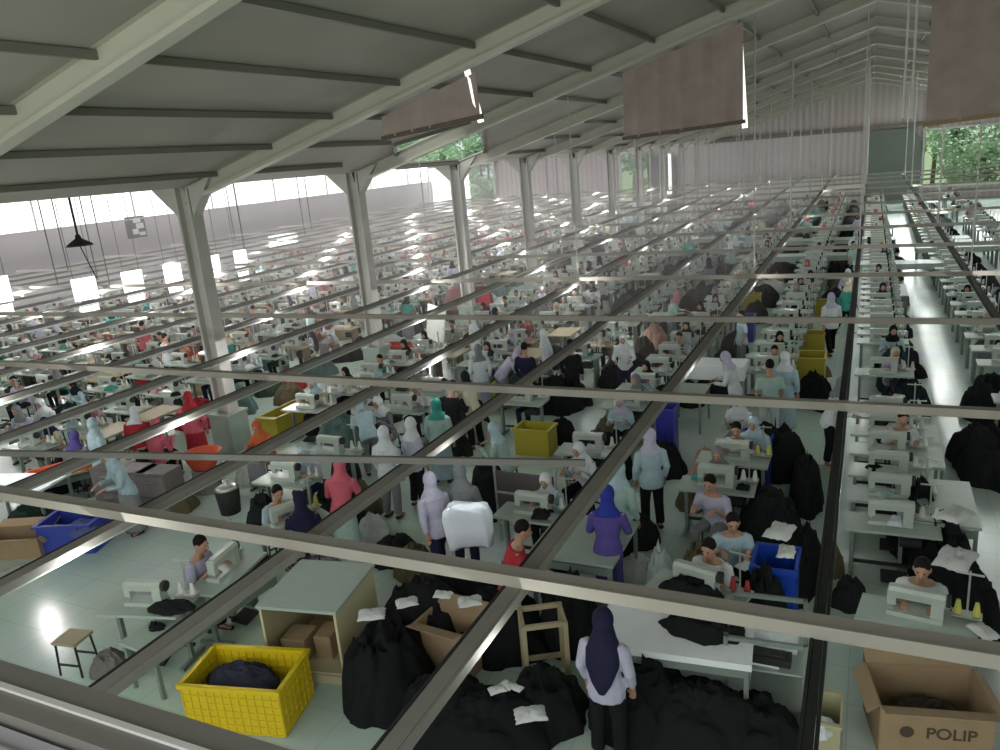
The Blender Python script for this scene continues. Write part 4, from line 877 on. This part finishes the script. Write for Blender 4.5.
mats = [M['skin']]+[cmat(c) for c in (WHITE, PALEB, LILAC, MINT, CREAM, GREY, TEAL, BLACK, PINK, RED, NAVY)]
b = MB()
for x, y, pose, rz, r_ in ppl[NP:]:
    z0 = .5 if pose == 'sit' else .8; si = rnd.randint(1, 6) if rnd.random() < .85 else rnd.randint(7, 10); hi_ = rnd.choice([1, 3, 6, 8, 8, 9, 10, 2])
    b.ell((x, y, z0+.28), (.19, .13, .32), 8, 5, si); b.ell((x, y, z0+.62), (.1, .11, .13), 8, 5, hi_); b.ell((x, y-.03, z0+.64), (.07, .1, .09), 6, 4, 0)
    fx, fy = -math.sin(rz), math.cos(rz)
    for s in (-1, 1): b.tube([(x+s*.18*fy, y-s*.18*fx, z0+.45), (x+s*.2*fy+fx*.1, y-s*.2*fx+fy*.1, z0+.25), (x+fx*.35, y+fy*.35, z0+.3)], .05, 5, si)
    if pose == 'sit': b.ell((x+fx*.2, y+fy*.2, .5), (.2, .2, .1), 6, 4, 8)
    else: b.ell((x, y, .42), (.15, .12, .42), 6, 4, 8)
tag(b.build('crowd', mats, smooth=True), 'distant crowd of workers in pale shirts in the farthest rows', 'crowd', kind='stuff')
# piles
for i, (x, y, dark, sx, sy, sz) in enumerate(pls[:260]):
    c_ = rnd.choice(DARKC if dark else MIXC); nm = 'dark' if max(c_) < .08 else 'pale' if min(c_) > .25 else 'reddish' if c_[0] > 2*c_[1] else 'brownish'
    pile((x, y, 0), sx, sy, sz, c_, lab('%s cloth heap' % nm, '', x, y), group='cloth heaps beside the sewing rows')
pm = [cmat(c) for c in ((.03, .03, .03), (.3, .26, .17), (.5, .52, .5), RED, (.1, .16, .15), (.3, .3, .31))]
b = MB()
for x, y, dark, sx, sy, sz in pls[260:]: b.ell((x, y, sz*.3), (sx, sy, sz*.7), 8, 5, 0 if dark else rnd.randint(1, 5))
tag(b.build('cloth_heaps', pm, smooth=True), 'many small cloth heaps in the farthest rows', 'cloth heaps', kind='stuff')
# side tables
b0 = MB(); b0.box((0, 0, .72), (.7, 1.0, .04)); LT = b0.build('side_table', M['table'], loc=(0, -60, -20))
for sx in (-1, 1):
    for sy in (-1, 1): b = MB(); b.box((sx*.31, sy*.46, .35), (.04, .04, .7)); b.build('leg', M['leg'], LT)
for i, (x, y) in enumerate(tbl[:120]):
    c = place(LT, (x, y, 0), 0, lab('low side table', '', x, y), 'table', 'side tables beside the sewing rows')
    if rnd.random() < .75 and x < -6: c.data = c.data.copy(); c.data.materials[0] = M['tabletan']
# scraps
for i, (x, y, z, s, r_) in enumerate(scr[:295]):
    o = SCR[i % 3].copy(); C.objects.link(o); o.name = 'cloth_piece'; o.location = (x, y, z); o.scale = (s, s*.8, s*.6); o.rotation_euler[2] = r_*6
    c_ = rnd.choice([WHITE, WHITE, PALEB, MINT, CREAM, BLACK, GREY, BLACK, (.45, .25, .27) if x < -5 else WHITE, TEAL]); o.color = (*c_, 1)
    tag(o, lab('small %s cloth piece' % colname(c_), '', x, y), 'cloth', 'small cloth pieces on the sewing tables')
b = MB(); q = SCR[0].data
for x, y, z, s, r_ in scr[295:]: b.ell((x, y, z+.05), (s, s, .1), 6, 4, 0 if r_ < .6 else 1 if r_ < .8 else 2)
tag(b.build('cloth_bits', [cmat(WHITE), cmat(BLACK), cmat(CREAM)]), 'small cloth bits on the farthest sewing tables', 'cloth bits', kind='stuff')
print('COUNTS', len(mach), len(ppl), len(pls), len(tbl), len(scr), len(C.objects))
# ------------------------------------------------------------------ trees outside, added for the reflected greenery
def leaf_mesh(seed, r, n, palm=False):
    rr = random.Random(seed); b = MB()
    if palm:
        for k in range(16):
            a = 2*math.pi*k/16+rr.uniform(-.15, .15); el = rr.uniform(.1, 1.0); p = Vector((0, 0, 0)); d = Vector((math.cos(a)*math.cos(el), math.sin(a)*math.cos(el), math.sin(el)))
            for j in range(9):
                q = p+d*r*.14; sd = d.cross(Vector((0, 0, 1))).normalized()
                for s in (-1, 1):
                    for u in (.0, .5):
                        m_ = p.lerp(q, u); b.add([m_, m_+d*.1, m_+sd*s*r*.28*(1-j/11)+d*.15-Vector((0, 0, .25))], [(0, 1, 2)])
                d = (d-Vector((0, 0, .16))).normalized(); p = q
    else:
        cl = [Vector((rr.gauss(0, .42), rr.gauss(0, .42), rr.gauss(0, .4)))*r for _ in range(16)]
        for i in range(n):
            c_ = cl[i % 16]; v = Vector((rr.gauss(0, 1), rr.gauss(0, 1), rr.gauss(0, 1))).normalized()*r*.38*rr.random()**.4+c_
            a = Vector((rr.gauss(0, 1), rr.gauss(0, 1), rr.gauss(0, .6))).normalized()*r*.06; c2 = a.cross(Vector((rr.random(), rr.random(), rr.random()))).normalized()*r*.05
            b.add([v-a, v-c2, v+a, v+c2], [(0, 1, 2, 3)])
    return b.mesh('crown', M['leaf'])
LM = [leaf_mesh(s, 2.6, 2600) for s in range(3)]; PM_ = leaf_mesh(9, 3.4, 0, True)
TL = [(-49, 80, 6.5, 1), (-44, 74, 6.2, 1), (-47.5, 76, 7.5, 2), (-42, 71, 5.6, 1), (-52, 83, 8.5, 0), (-39.5, 72, 6.4, 2), (-56, 86, 8, 2), (-42, 77, 9, 1), (-36.5, 74, 7, 2), (-40, 83, 10, 0), (-33, 79, 8.5, 1), (-46, 80, 9, 2), (-35, 72, 3.5, 0), (-29, 76, 7, 0), (-19, 74, 6, 1), (-22, 80, 8, 2), (-17, 77, 4, 0), (6, 73, 5, 1), (10, 75, 6, 2), (3.5, 77, 5.5, 0), (8, 71, 3, 1), (12.5, 72, 4, 0), (-48, 84, 11, 2), (-38, 90, 12, 0), (-31, 88, 11, 1), (-52, 90, 12, 1), (5, 80, 8, 2), (12, 82, 8, 1)]
for i, (x, y, h, v) in enumerate(TL):
    palm = v == 1 and x < -30
    where = 'left' if x < -25 else 'middle' if x < -10 else 'right'
    t = thing('added_palm_tree' if palm else 'added_leafy_tree', '%s tree added outside the %s back opening, %s counted from the left edge' % ('palm' if palm else 'leafy', where, ORD[1+sum(1 for q in TL if q[0] < x and (q[0] < -25) == (x < -25) and (q[0] < -10) == (x < -10))]), 'tree', (x, y, -.25), 0, 'trees added outside the back wall')
    b = MB(); b.tube([(0, 0, 0), (.15, .1, h*.5), (0, 0, h)], [.2, .16, .1], 8); b.build('added_trunk', M['bark'], t)
    c = link('crown', PM_ if palm else LM[i % 3], t, (0, 0, h)); c.rotation_euler[2] = i
# prototypes only served for copying
for o in list(C.objects):
    r_ = o
    while r_.parent: r_ = r_.parent
    if r_.location.z < -10: KIDS.setdefault('_del', []).append(o)
for o in KIDS.get('_del', []): bpy.data.objects.remove(o)
